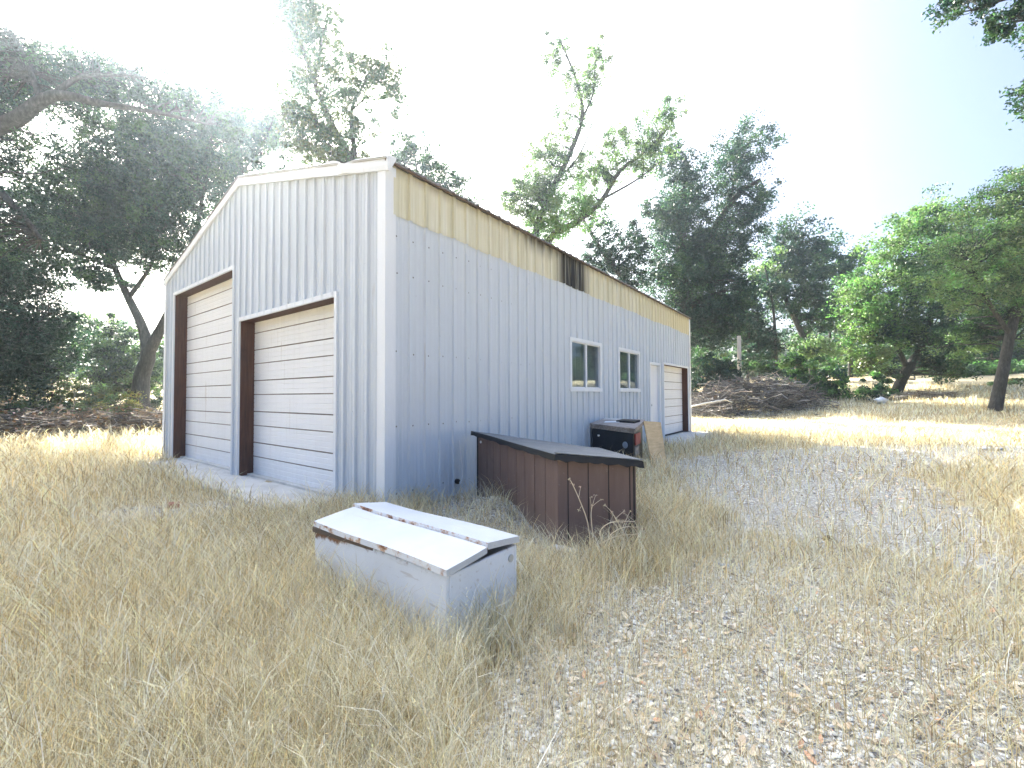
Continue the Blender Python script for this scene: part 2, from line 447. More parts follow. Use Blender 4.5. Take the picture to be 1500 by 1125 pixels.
cd = bpy.data.cameras.new('camera'); cam = bpy.data.objects.new('camera', cd); COL.objects.link(cam)
cr, sr = math.cos(ROLL), math.sin(ROLL)
Rv = cr * RT + sr * UP; Uv = -sr * RT + cr * UP
mw = Matrix.Identity(4)
for i in range(3):
    mw[i][0], mw[i][1], mw[i][2], mw[i][3] = Rv[i], Uv[i], -FW[i], EYE[i]
cam.matrix_world = mw
cd.sensor_width = 36; cd.lens = 36 * F / 1500; cd.clip_end = 2000; cd.clip_start = .05
scene.camera = cam
scene.view_settings.view_transform = 'Standard'; scene.view_settings.look = 'None'
scene.view_settings.exposure = 2.74; scene.view_settings.gamma = 1
scene.render.engine = 'CYCLES'
scene.cycles.use_denoising = True
scene.cycles.max_bounces = 8; scene.cycles.transparent_max_bounces = 12; scene.cycles.volume_bounces = 1
scene.cycles.sample_clamp_indirect = 6

# ------------------------------------------------------------------ ground
def make_ground():
    rr = np.concatenate([np.linspace(.25, 6, 90), np.geomspace(6.1, 30, 90), np.geomspace(31, 600, 40)])
    na = 400
    th = np.linspace(0, 2 * np.pi, na, endpoint=False)
    Rr, T = np.meshgrid(rr, th, indexing='ij')
    x = Rr * np.sin(T); y = Rr * np.cos(T); z = terrain(x, y)
    V = np.stack([x, y, z], -1).reshape(-1, 3)
    V = np.vstack([V, [[0, 0, tz(0, 0)]]])
    idx = np.arange(len(rr) * na).reshape(len(rr), na)
    a, b = idx[:-1], idx[1:]
    Q = np.stack([a, np.roll(a, -1, 1), np.roll(b, -1, 1), b], -1).reshape(-1, 4)[:, ::-1]
    c = len(V) - 1
    Tt = np.stack([idx[0], np.full(na, c), np.roll(idx[0], -1)], -1)
    gv = np.concatenate([gravelness(x, y).ravel(), [1]])
    col = np.repeat(gv[:, None], 3, 1)
    me = mesh_np('ground', V, Q, Tt, [M['ground']], col, True)
    return tag(link('ground', me), kind='structure')
make_ground()

# ------------------------------------------------------------------ the metal garage (local x along the long wall, y along the gable wall)
TH = .9238
CX, CY = -1.0408 * H, 3.5016 * H
S_ = np.array([math.cos(TH), math.sin(TH)]); F_ = np.array([-math.sin(TH), math.cos(TH)])
def loc2w(x, y): return np.array([CX, CY]) + x * S_ + y * F_
W, L, ZE, ZR = 7.553, 11.90, 3.784, 4.772
garage = thing('metal_garage', 'long pale blue-grey ribbed metal garage with roll-up doors and a yellowed strip under the eave', 'garage', (CX, CY, 0), TH)
PITCHM = .2286
PROF = [(0, 0), (.009, .029), (.045, .029), (.054, 0), (.103, 0), (.109, .005), (.125, .005), (.131, 0), (.160, 0), (.166, .005), (.182, .005), (.188, 0)]
def profile(length, off=.06):
    pts = []; k = -1
    while True:
        s0 = off + k * PITCHM
        if s0 > length: break
        for ds, o in PROF:
            s = s0 + ds
            if 0 < s < length: pts.append((s, o))
        k += 1
    pts = [(0, 0)] + pts + [(length, 0)]
    return pts
def outat(pts, s):
    xs = [p[0] for p in pts]; os_ = [p[1] for p in pts]
    return float(np.interp(s, xs, os_))

def ribbed(name, length, z0, ztop, openings, mp, mats, rows=(), parent=garage, off=.06):
    """sheet of ribs; openings = (s0, s1, z0, z1); mp maps (s, out, z) to local"""
    pts = profile(length, off)
    cuts = sorted({o[0] for o in openings} | {o[1] for o in openings})
    extra = [(c, outat(pts, c)) for c in cuts if 0 < c < length]
    if not callable(ztop): zt = lambda s, v=ztop: v
    else: zt = ztop; extra.append((length / 2, outat(pts, length / 2)))
    pts = sorted(set(pts + extra))
    mb = MB()
    for (sa, oa), (sb, ob) in zip(pts[:-1], pts[1:]):
        if sb - sa < 1e-5: continue
        mid = (sa + sb) / 2
        segs = [[z0, None]]
        for o in sorted([o for o in openings if o[0] - 1e-6 <= mid <= o[1] + 1e-6], key=lambda o: o[2]):
            segs[-1][1] = o[2]; segs.append([o[3], None])
        for a, b in segs:
            if b is not None and b - a < 1e-4: continue
            ta, tb = (zt(sa), zt(sb)) if b is None else (b, b)
            mb.add([mp(sa, oa, a), mp(sb, ob, a), mp(sb, ob, tb), mp(sa, oa, ta)], [(0, 1, 2, 3)])
    for z in rows:
        k = 0
        while off + k * PITCHM + .075 < length:
            s = off + k * PITCHM + .078; k += 1
            if any(o[0] - .05 < s < o[1] + .05 and o[2] - .05 < z < o[3] + .05 for o in openings) or z > zt(s) - .1: continue
            zz = z + rng.uniform(-.012, .012); ss = s + rng.uniform(-.006, .006)
            r = .0105
            ring = [mp(ss + r * math.cos(t), .001, zz + r * math.sin(t)) for t in np.arange(6) * math.pi / 3]
            mb.add(ring + [mp(ss, .008, zz)], [(i, (i + 1) % 6, 6) for i in range(6)], 1)
    return mb.build(name, mats, parent)

front = lambda s, o, z: (-o, s, z)
side = lambda s, o, z: (s, -o, z)
gab = lambda s: ZE - .02 + (ZR - ZE) * (1 - abs(s - W / 2) / (W / 2))
D1 = (.957, 3.732, 0.0, 2.476); D2 = (3.995, 7.012, 0.0, 3.366)
W1 = (3.916, 5.169, 1.36, 2.299); W2 = (6.068, 7.315, 1.36, 2.299)
PD = (8.03, 8.86, .06, 2.10); GD = (9.18, 11.66, 0.06, 2.121)
ribbed('wall', W, .0, gab, [D1, D2], front, [M['sheet'], M['screw']], (.35, 1.1, 1.9, 2.75, 3.3, 3.8))
ribbed('wall', L, .05, 3.26, [W1, W2, PD, GD], side, [M['sheet'], M['screw']], (.22, .95, 1.75, 2.62, 3.02))
ribbed('wall', W, .0, gab, [], lambda s, o, z: (L + o, s, z), [M['sheet'], M['screw']])
ribbed('wall', L, .0, ZE - .02, [], lambda s, o, z: (s, W + o, z), [M['sheet'], M['screw']])
ribbed('eave_panel', L, 3.222, ZE - .015, [], lambda s, o, z: (s, -o - .006 - .004 * (z < 3.3), z + (0 if z > 3.3 else .012 * math.sin(s * 2.1) + .008 * math.sin(s * 7.3))), [M['band'], M['screw']], ())
MB().box((.02, -.004, -.04), (L - .02, .10, .055)).build('foundation', M['concrete'], garage)
# inside: floor and a pale lining board seen through the panes
MB().box((.12, .12, .0), (L - .05, W - .05, .05)).build('floor_slab', M['concrete'], garage)
MB().box((5.135, .06, 1.2), (5.16, .36, 2.5)).build('lining_board', M['plastic'], garage); MB().box((7.285, .06, 1.2), (7.31, .62, 2.5)).build('lining_board', M['plastic'], garage)

# roof: ribbed sheet over both slopes, with a small overhang
def roof():
    pts = profile(L + .12, .06); mb = MB()
    ov = .07; sl = (ZR - ZE) / (W / 2)
    rows = [(-ov, ZE - ov * sl), (W / 2, ZR), (W + ov, ZE - ov * sl)]
    for (sa, oa), (sb, ob) in zip(pts[:-1], pts[1:]):
        for (ya, za), (yb, zb) in zip(rows[:-1], rows[1:]):
            v = []
            for s, o, yy, zz in ((sa, oa, ya, za), (sb, ob, ya, za), (sb, ob, yb, zb), (sa, oa, yb, zb)):
                v.append((s - .06, yy, zz + o * .6 + .022))
            v += [(p[0], p[1], p[2] - .018) for p in v]
            mb.add(v, [(0, 1, 2, 3), (7, 6, 5, 4), (0, 4, 5, 1), (2, 6, 7, 3)])
    r = mb.build('roof', M['roofmetal'], garage)
    MB().hexa([(-.05, -.062, ZE - .03), (L + .05, -.062, ZE - .03), (L + .05, -.045, ZE - .03), (-.05, -.045, ZE - .03),
               (-.05, -.062, ZE - .004), (L + .05, -.062, ZE - .004), (L + .05, -.045, ZE - .004), (-.05, -.045, ZE - .004)]).build('eave_trim', M['rust'], r)
    # rake trim on the gable: several lengths, one crumpled near the corner
    def rake(ya, yb, dent=()):
        mb = MB(); n = 40
        ring = []
        for i in range(n + 1):
            y = ya + (yb - ya) * i / n
            z = ZE + (ZR - ZE) * (1 - abs(y - W / 2) / (W / 2))
            d = sum(a * math.exp(-((y - c) / w_) ** 2) for c, w_, a in dent)
            ring.append([(-.045 - .3 * abs(d), y, z - .115 + .2 * d), (-.052 - .4 * d, y, z - .06), (-.045 - .5 * abs(d), y, z + .045 - d), (.06, y, z + .062 - d), (.06, y, z + .03), (-.02, y, z - .115)])
        for i in range(n):
            a, b = ring[i], ring[i + 1]
            for k in range(6):
                mb.add([a[k], b[k], b[(k + 1) % 6], a[(k + 1) % 6]], [(0, 1, 2, 3)])
        mb.add(ring[0], [(0, 1, 2, 3, 4, 5)]); mb.add(ring[-1], [(5, 4, 3, 2, 1, 0)])
        mb.build('rake_trim', M['trim'], r)
    rake(-.09, W / 2 - .003, ((.72, .13, .05), (.95, .2, -.02), (1.6, .5, .012)))
    rake(W / 2, W + .09, ((5.2, .4, .01),))
roof()

def corner_trim(x0, y0, sx, sy, z1):
    mb = MB(); wd, t = .10, .036
    for za, zb, p in ((0.0, .80, .004), (.79, z1, 0)):
        # L-shaped folded strip
        q = t + p
        poly = [(x0 - sx * -q, y0 - sy * -q)]
        ox, oy = x0 + sx * q, y0 + sy * q
        pts = [(ox, oy), (x0 - sx * wd, oy), (x0 - sx * wd, oy - sy * .006), (ox - sx * .006, oy - sy * .006), (ox - sx * .006, y0 - sy * wd), (ox, y0 - sy * wd)]
        mb.prism(pts, zb, za)
    return mb.build('corner_trim', M['trim'], garage)
corner_trim(0, 0, -1, -1, ZE - .05); corner_trim(L, 0, 1, -1, ZE - .05); corner_trim(0, W, -1, 1, ZE - .05); corner_trim(L, W, 1, 1, ZE - .05)

def overhead_door(o, mp, depth, zb, sections, seam=.5):
    """sectional door in a recess: door > frame, jamb, header"""
    s0, s1, z0, z1 = o
    # door curtain: profile in z swept along s, every section with two heavy joints and fine pressed lines
    prof = []
    zz = zb; hgt = (z1 + .05 - zb) / sections
    def groove(z, wdt, dep): prof.extend([(z - wdt, 0), (z - wdt * .4, -dep), (z + wdt * .4, -dep), (z + wdt, 0)])
    prof.append((zb, 0))
    for k in range(sections):
        b = zb + k * hgt
        if k: groove(b, .009, .016)
        for j in (.14, .28, .42): groove(b + hgt * j, .008, .0045)
        groove(b + hgt * .55, .008, .010)
        for j in (.70, .85): groove(b + hgt * j, .008, .0045)
    prof.append((z1 + .05, 0))
    mb = MB()
    ns = 9; ss = np.linspace(s0 - .03, s1 + .03, ns)
    wav = [rng.uniform(-.003, .003) for _ in ss]
    for i in range(ns - 1):
        for (za, oa), (zc, oc) in zip(prof[:-1], prof[1:]):
            mi = 1 if min(oa, oc) < -.006 else 0
            mb.add([mp(ss[i], -depth + oa + wav[i], za), mp(ss[i + 1], -depth + oa + wav[i + 1], za), mp(ss[i + 1], -depth + oc + wav[i + 1], zc), mp(ss[i], -depth + oc + wav[i], zc)], [(0, 1, 2, 3)], mi)
    d = mb.build('overhead_door', [M['door'], M['joint']], garage)
    jb = MB()
    def bx(mb, sa, sb, oa, ob, za, zc):
        mb.hexa([mp(sa, oa, za), mp(sb, oa, za), mp(sb, ob, za), mp(sa, ob, za), mp(sa, oa, zc), mp(sb, oa, zc), mp(sb, ob, zc), mp(sa, ob, zc)])
    for sa, sb in ((s0 - .05, s0), (s1, s1 + .05)):
        j = MB(); bx(j, sa, sb, -.003, -depth - .03, zb - .02, z1 + .05); j.build('jamb', M['jamb'], d)
    h = MB(); bx(h, s0, s1, -.003, -depth + .012, z1 - .002, z1 + .05); h.build('header', M['jamb'], d)
    fr = MB()
    bx(fr, s0 - .045, s0 + .006, .028, .0, zb - .02, z1 + .05); bx(fr, s1 - .006, s1 + .045, .028, .0, zb - .02, z1 + .05)
    bx(fr, s0 + .006, s1 - .006, .029, .0, z1 - .008, z1 + .052)
    fr.build('frame', M['trim'], d)
    sb_ = MB(); bx(sb_, s0 + .01, s1 - .01, -depth + .02, -depth - .02, zb - .035, zb - .001); sb_.build('bottom_seal', M['feltedge'], d)
overhead_door(D1, front, .21, .045, 5); overhead_door(D2, front, .21, .03, 7); overhead_door(GD, side, .18, .10, 4)

def win(o):
    s0, s1, z0, z1 = o
    fr = MB(); t = .045
    for a, b, c, d_, out_ in ((s0 - .02, s1 + .02, z1 - t, z1 + .02, .036), (s0 - .02, s1 + .02, z0 - .02, z0 + t, .040), (s0 - .02, s0 + t, z0 + t, z1 - t, .034), (s1 - t, s1 + .02, z0 + t, z1 - t, .034)):
        fr.box((a, -out_, c), (b, .05, d_))
    wnd = fr.build('window', M['trim'], garage)
    mid = (s0 + s1) / 2
    MB().box((mid - .028, -.020, z0 + t + .001), (mid + .028, .03, z1 - t - .001)).build('mullion', M['trim'], wnd)
    MB().box((s0 + t, .0, z0 + t), (mid - .028, .006, z1 - t)).build('pane', M['glass'], wnd)
    MB().box((mid + .028, .016, z0 + t), (s1 - t, .022, z1 - t)).build('pane', M['glass'], wnd)
    for a, b in ((s0 + t, mid - .028), (mid + .028, s1 - t)):
        sash = MB(); sash.box((a + .001, -.006, z0 + t + .001), (b - .001, -.001, z0 + t + .02)); sash.box((a + .001, -.006, z1 - t - .02), (b - .001, -.001, z1 - t - .001)).box((a + .001, -.0055, z0 + t + .02), (a + .014, -.0015, z1 - t - .02))
        sash.build('sash', M['trim'], wnd)
win(W1); win(W2)
# person door
dr = MB().box((PD[0] + .05, .045, PD[2] + .02), (PD[1] - .05, .085, PD[3] - .05)).build('door', M['door'], garage)
fr = MB()
fr.box((PD[0] - .02, -.036, PD[2]), (PD[0] + .05, .09, PD[3] + .02)); fr.box((PD[1] - .05, -.036, PD[2]), (PD[1] + .02, .09, PD[3] + .02)); fr.box((PD[0] + .05, -.034, PD[3] - .05), (PD[1] - .05, .09, PD[3] + .02))
fr.build('frame', M['trim'], dr)
MB().box((PD[0] + .05, -.03, PD[2] - .03), (PD[1] - .05, .10, PD[2] + .018)).build('threshold', M['rust'], dr)
MB().tube([(PD[0] + .13, .046, 1.0), (PD[0] + .13, .0, 1.0)], [.012, .012]).tube([(PD[0] + .13, .0, 1.0), (PD[0] + .13, -.012, 1.0), (PD[0] + .13, -.03, 1.0)], [.02, .03, .018], 10).build('handle', M['grate'], dr)
# pipe stub and loose cable low on the long wall
MB().tube([(1.02, .0, .22), (1.02, -.065, .22)], [.032, .032], 14).tube([(1.02, -.064, .22), (1.02, -.07, .22)], [.022, .022], 12).build('pipe_stub', M['black'], garage)
MB().tube([(1.045, -.05, .215), (1.085, -.06, .22), (1.11, -.045, .27), (1.115, -.035, .42), (1.09, -.03, .60), (1.075, -.032, .72)], .006, 6).tube([(1.05, -.03, .205), (1.05, -.075, .205)], [.02, .016], 8).build('cable', M['plastic'], garage)
# small hole punched in the sheet
def slab(y0, y1, d, z1, name='pavement'):
    mb = MB(); n = 14
    jag = [rng.uniform(-.03, .03) for _ in range(n + 1)]
    ys = np.linspace(y0, y1, n + 1)
    poly = [(-.004, y1), (-.004, y0)] + [(-d + jag[i], ys[i]) for i in range(n + 1)]
    poly = [(-(0.004), y0)] + [(-d + jag[i], ys[i]) for i in range(n + 1)] + [(-.004, y1)]
    poly = [loc2w(*p) for p in poly]
    mb.prism(poly[::-1], z1, -.12)
    return tag(mb.build(name, M['concrete'], bevel=.012), kind='structure')
slab(.62, 3.80, .62, .048); slab(3.83, 6.75, .60, .028)
poly = [loc2w(*p) for p in ((8.0, -.006), (11.9, -.006), (11.9, -.85), (10.6, -.93), (9.1, -.88), (8.0, -.92))]
tag(MB().prism(poly[::-1], .06, -.12).build('pavement', M['concrete'], bevel=.012), kind='structure')
# inner part of the slab runs under the doors
poly = [loc2w(*p) for p in ((.004, .7), (.004, 7.3), (.13, 7.3), (.13, .7))]
MB().box((.004, .7, -.05), (.115, 7.3, .022)).build('door_sill', M['concrete'], garage)

# ------------------------------------------------------------------ white chest with two lids
def white_chest():
    N = np.array([-.325, 2.10]); e1 = np.array([.622, .783]); e2 = np.array([-.783, .622])   # short, long
    ang = math.atan2(e2[1], e2[0])
    root = thing('storage_chest', 'low white metal chest with two scuffed lids and rusty edges in the tall dry grass', 'chest', (N[0], N[1], 0), ang)
    # local x along the long side, local y = -e1 side -> body spans y in [-.56, 0]
    Lx, Wy, Hh = 1.30, .56, .395
    b = MB(); t = .02
    b.box((0, -t, 0), (Lx, 0, Hh)); b.box((0, -Wy, 0), (Lx, -Wy + t, Hh)); b.box((0, -Wy + t, 0), (t, -t, Hh)); b.box((Lx - t, -Wy + t, 0), (Lx, -t, Hh)); b.box((t, -Wy + t, .0), (Lx - t, -t, .02))
    b.build('body', M['chest'], root, .006)
    # rusted rim rail on the long side, bent open at the far end
    MB().hexa([(.62, .003, Hh - .012), (Lx + .01, .010, Hh - .034), (Lx + .01, -.03, Hh - .034), (.62, -.03, Hh - .012),
               (.62, .005, Hh + .003), (Lx + .01, .014, Hh + .002), (Lx + .01, -.03, Hh + .002), (.62, -.03, Hh + .003)]).build('rim_rail', M['rust'], root, .002)
    def lid(y0, y1, z0, z1, x0, x1, tilt, th):
        mb = MB(); n = 16
        def zz(x, y):
            u = (y - y0) / (y1 - y0)
            return z0 + (z1 - z0) * u + tilt * x + .004 * math.sin(x * 5) + .003 * math.sin(y * 9 + x * 3)
        xs = np.linspace(x0, x1, n); ys = np.linspace(y0, y1, 5)
        top = [[(x, y, zz(x, y) + th) for y in ys] for x in xs]; bot = [[(x, y, zz(x, y)) for y in ys] for x in xs]
        for i in range(n - 1):
            for j in range(4):
                mb.add([top[i][j], top[i + 1][j], top[i + 1][j + 1], top[i][j + 1]], [(0, 1, 2, 3)], 0)
                mb.add([bot[i][j], bot[i][j + 1], bot[i + 1][j + 1], bot[i + 1][j]], [(0, 1, 2, 3)], 1)
            for j, s in ((0, 1), (4, -1)):
                q = [top[i][j], bot[i][j], bot[i + 1][j], top[i + 1][j]]
                mb.add(q, [(0, 1, 2, 3)], 1)
        for i in (0, n - 1):
            for j in range(4): mb.add([top[i][j], top[i][j + 1], bot[i][j + 1], bot[i][j]], [(0, 1, 2, 3)], 1 if i else 2)
        return mb.build('lid', [M['chesttop'], M['rustedge'], M['chesttop']], root)
    lid(-.285, .012, Hh + .034, Hh + .004, -.012, Lx - .01, .004, .034)
    lid(-Wy - .01, -.292, Hh + .012, Hh + .052, -.012, Lx + .01, .004, .036)
    # round vent on the end
    MB().tube([(0, -.50, .335), (-.006, -.50, .335)], [.022, .022], 16).build('vent', M['grate'], root)
white_chest()

# ------------------------------------------------------------------ brown box with felt roof
def brown_box():
    T = [at(690, 630.5, 5.42), at(812, 664, 3.57), at(942.5, 674.5, 3.40), at(877, 656.5, 4.85)]      # lid corners
    cen = sum(T) / 4
    root = thing('storage_box', 'brown plank-sided wooden box with sloping grey felt lid beside the garage wall', 'box', (cen[0], cen[1], 0))
    c0 = cen * np.array([1, 1, 0])
    P = [t - c0 for t in T]
    foot = []
    for i in range(4):
        a, b, c = P[i - 1][:2], P[i][:2], P[(i + 1) % 4][:2]
        u = (a - b) / np.linalg.norm(a - b); v = (c - b) / np.linalg.norm(c - b)
        foot.append(b + (u + v) / abs(u[0] * v[1] - u[1] * v[0]) * .045)
    zt = [p[2] - .055 for p in P]
    for i in range(4):
        j = (i + 1) % 4
        a, b = foot[i], foot[j]; ln = np.linalg.norm(b - a); d = (b - a) / ln
        nrm = np.array([d[1], -d[0]])
        if nrm @ (a - np.array([0, 0])) < 0: nrm = -nrm
        mb = MB(); pw = .196 if i == 0 else (.17 if i == 1 else .2)
        cuts = [0]; s = pw * (.5 if i == 1 else .62)
        while s < ln - .03: cuts.append(s); s += pw * rng.uniform(.97, 1.03)
        cuts.append(ln)
        za = lambda s: zt[i] + (zt[j] - zt[i]) * s / ln
        # backing sheet, then the planks standing proud of it
        inn = -nrm * .02
        mb.hexa([(*(a + inn), -.05), (*(b + inn), -.05), (*(b + inn * .3), -.05), (*(a + inn * .3), -.05), (*(a + inn), za(0) - .002), (*(b + inn), za(ln) - .002), (*(b + inn * .3), za(ln) - .002), (*(a + inn * .3), za(0) - .002)], 1)
        for k, (s0, s1) in enumerate(zip(cuts[:-1], cuts[1:])):
            g_ = .0045; p0 = a + d * (s0 + (g_ if k else 0)); p1 = a + d * (s1 - (g_ if k < len(cuts) - 2 else 0))
            o = nrm * (.001 + rng.uniform(0, .0015)); q = inn * .28
            mb.hexa([(*(p0 + q), -.05), (*(p1 + q), -.05), (*(p1 + o), -.05), (*(p0 + o), -.05), (*(p0 + q), za(s0)), (*(p1 + q), za(s1)), (*(p1 + o), za(s1)), (*(p0 + o), za(s0))], 0)
        mb.build('plank_wall', [M['brown'], M['char']], root)
    # lid: soft sheet of felt with drooping black edge
    mb = MB(); n = 22
    def bil(u, v): return (1 - u) * (1 - v) * P[0] + u * (1 - v) * P[1] + u * v * P[2] + (1 - u) * v * P[3]
    grid = [[None] * (n + 1) for _ in range(n + 1)]
    for i in range(n + 1):
        for j in range(n + 1):
            p = bil(i / n, j / n).copy()
            p[2] += (vnoise(p[0] * 3, p[1] * 3, 1, 5) - .5) * .010
            e = min(i, n - i, j, n - j)
            if e == 0: p[2] -= .006
            grid[i][j] = p
    for i in range(n):
        for j in range(n): mb.add([grid[i][j], grid[i + 1][j], grid[i + 1][j + 1], grid[i][j + 1]], [(0, 1, 2, 3)], 0)
    brd = [grid[i][0] for i in range(n)] + [grid[n][j] for j in range(n)] + [grid[n - i][n] for i in range(n)] + [grid[0][n - j] for j in range(n)]
    low = []
    c2 = sum(P) / 4
    for k, p in enumerate(brd):
        out_ = (p - c2) * np.array([1, 1, 0]); out_ /= np.linalg.norm(out_)
        low.append(p + out_ * .008 + np.array([0, 0, -.050 + .006 * math.sin(k * 1.7) - .006 * (k % 5 == 0)]))
    m_ = len(brd)
    for k in range(m_): mb.add([brd[k], low[k], low[(k + 1) % m_], brd[(k + 1) % m_]], [(0, 1, 2, 3)], 1)
    inn = [c2 * np.array([1, 1, 0]) + (q * np.array([1, 1, 0]) - c2 * np.array([1, 1, 0])) * .93 + np.array([0, 0, q[2] + .012]) for q in low]
    for k in range(m_): mb.add([low[k], inn[k], inn[(k + 1) % m_], low[(k + 1) % m_]], [(0, 1, 2, 3)], 1)
    mb.add(inn, [tuple(range(m_))], 1)
    lid = mb.build('lid', [M['felt'], M['feltedge']], root)
    # overlapping second sheet of felt towards the near end, its seam lifting a little
    ov = MB(); A = P[1]; B = P[2]; C = P[3]
    k = 14
    for i in range(k):
        for j in range(k - i):
            f = lambda a, b: A + (B - A) * (a / k) + (C - A) * (b / k) + np.array([0, 0, .012 + .01 * math.exp(-(a / 1.5) ** 2) * math.sin(math.pi * min(1, (b + .5) / k)) - (.006 if b == 0 or a + b >= k else 0)])
            q0, q1, q2 = f(i, j), f(i + 1, j), f(i, j + 1)
            ov.add([q0, q1, q2], [(0, 1, 2)])
            if j < k - i - 1: ov.add([q1, f(i + 1, j + 1), q2], [(0, 1, 2)])
    o = ov.build('felt_patch', [M['felt']], lid)
    sd = o.modifiers.new('thickness', 'SOLIDIFY'); sd.thickness = .006; sd.offset = -1
    # bits of peeled paint and a white washer by the top corner
    MB().tube([(*(foot[0] + (foot[1] - foot[0]) * .07), zt[0] - .07), (*(foot[0] + (foot[1] - foot[0]) * .07 + np.array([-.012, -.007])), zt[0] - .07)], [.016, .016], 10).build('washer', M['plastic'], root)
brown_box()

# ------------------------------------------------------------------ dark cabinet, plywood sheet and scraps
def cabinet():
    top = [at(864, 620, 8.1), at(930, 628, 7.2), at(945, 614.5, 7.95), at(884, 612.5, 8.75)]
    cen = sum(top) / 4
    root = thing('cabinet', 'dark steel cabinet with a weathered board top standing under the garage windows', 'cabinet', (cen[0], cen[1], 0))
    c0 = cen * np.array([1, 1, 0])
    Tp = [t - c0 for t in top]
    ctr = sum(Tp) / 4
    ins = [ctr + (p - ctr) * np.array([.90, .90, 1]) for p in Tp]
    z_ = [p[2] for p in Tp]
    MB().prism([p[:2] for p in ins], [z - .09 for z in z_], 0.0).build('body', M['black'], root, .012)
    tp = MB().prism([p[:2] for p in Tp], z_, [z - .022 for z in z_])
    tp.build('board_top', M['greywood'], root, .003)
    rim = MB()
    rims = [ctr + (p - ctr) * np.array([.97, .97, 1]) for p in Tp]
    rim.prism([p[:2] for p in rims], [z - .024 for z in z_], [z - .088 for z in z_])
    rim.build('timber_rim', M['greywood'], root, .004)
    # red panel and legs on the open end
    a, b = ins[1], ins[2]
    nrm = np.array([(b - a)[1], -(b - a)[0], 0]); nrm /= np.linalg.norm(nrm)
    f = lambda u, z, o: np.array([*(a + (b - a) * u)[:2], z]) + nrm * o
    MB().hexa([f(.1, .40, .004), f(.6, .40, .004), f(.6, .40, .03), f(.1, .40, .03), f(.1, .60, .004), f(.6, .60, .004), f(.6, .60, .03), f(.1, .60, .03)]).build('red_panel', M['red'], root, .01)
    MB().hexa([f(.1, .22, .004), f(.5, .22, .004), f(.5, .22, .02), f(.1, .22, .02), f(.1, .37, .004), f(.5, .37, .004), f(.5, .37, .02), f(.1, .37, .02)]).build('end_plate', M['greywood'], root, .006)
    # knob on the front
    a2, b2 = ins[0], ins[1]; n2 = np.array([(b2 - a2)[1], -(b2 - a2)[0], 0]); n2 /= np.linalg.norm(n2)
    p = a2 + (b2 - a2) * .18; p = np.array([p[0], p[1], .52])
    MB().tube([p, p + n2 * .03], [.014, .02], 10).build('knob', M['plastic'], root)
    p = a2 + (b2 - a2) * .82; p = np.array([p[0], p[1], .40])
    MB().tube([p + n2 * .002, p + n2 * .012, p + n2 * .016], [.06, .055, .02], 14).build('round_cover', M['slate'], root)
    # loose scraps lying on the board
    u = (Tp[1] - Tp[0]) / np.linalg.norm((Tp[1] - Tp[0])); v = (Tp[3] - Tp[0]) / np.linalg.norm(Tp[3] - Tp[0])
    def scrap(name, su, sv, lx, ly, h, rot, m, label, cat):
        z0 = Tp[0] + (Tp[1] - Tp[0]) * su + (Tp[3] - Tp[0]) * sv + c0
        e = u[:2] * math.cos(rot) + v[:2] * math.sin(rot); e = e / np.linalg.norm(e); q = np.array([-e[1], e[0]])
        pl = [e * lx + q * ly, -e * lx + q * ly, -e * lx - q * ly, e * lx - q * ly]
        def zz(pp):   # follow the tilt of the board top
            A = np.array([[1, *(t[:2] + c0[:2])] for t in Tp]); sol = np.linalg.lstsq(A, np.array(z_), rcond=None)[0]
            return sol[0] + sol[1] * pp[0] + sol[2] * pp[1]
        zs = [zz(z0[:2] + p_) - zz(z0[:2]) for p_ in pl]
        s_ = pl[0][0] * pl[1][1] - pl[0][1] * pl[1][0]
        if s_ < 0: pl = pl[::-1]; zs = zs[::-1]
        o = MB().prism(pl, [z + h for z in zs], zs).build(name, m, None, .002, (z0[0], z0[1], zz(z0[:2]) + .004))
        tag(o, label, cat)
    scrap('board', .70, .62, .20, .09, .035, .1, M['char'], 'blackened short board lying on top of the dark cabinet', 'board')
    scrap('card_sheet', .40, .45, .15, .07, .012, .5, M['plastic'], 'white card lying across the front of the cabinet top', 'card')
    scrap('paper_sheet', .30, .80, .2, .06, .01, .2, M['paper'], 'pale paper lying at the back of the cabinet top by the wall', 'paper')
cabinet()
def plywood():
    P = [at(956.5, 690, 7.35), at(977.5, 686, 7.62), at(968, 618.5, 8.12), at(943, 616.5, 7.87)]
    P[0][2] = tz(*P[0][:2]) - .01; P[1][2] = tz(*P[1][:2]) - .01
    b0 = (P[0] + P[1]) / 2
    n = np.cross(P[1] - P[0], P[3] - P[0]); n /= np.linalg.norm(n)
    if n[1] > 0: n = -n
    v = []
    for o in (0, -.016): v += [p - b0 + n * o for p in P]
    o = MB().hexa(v).build('plywood_sheet', M['ply'], None, .002, b0)
    tag(o, 'tan plywood sheet leaning against the end of the dark cabinet', 'plywood')
plywood()

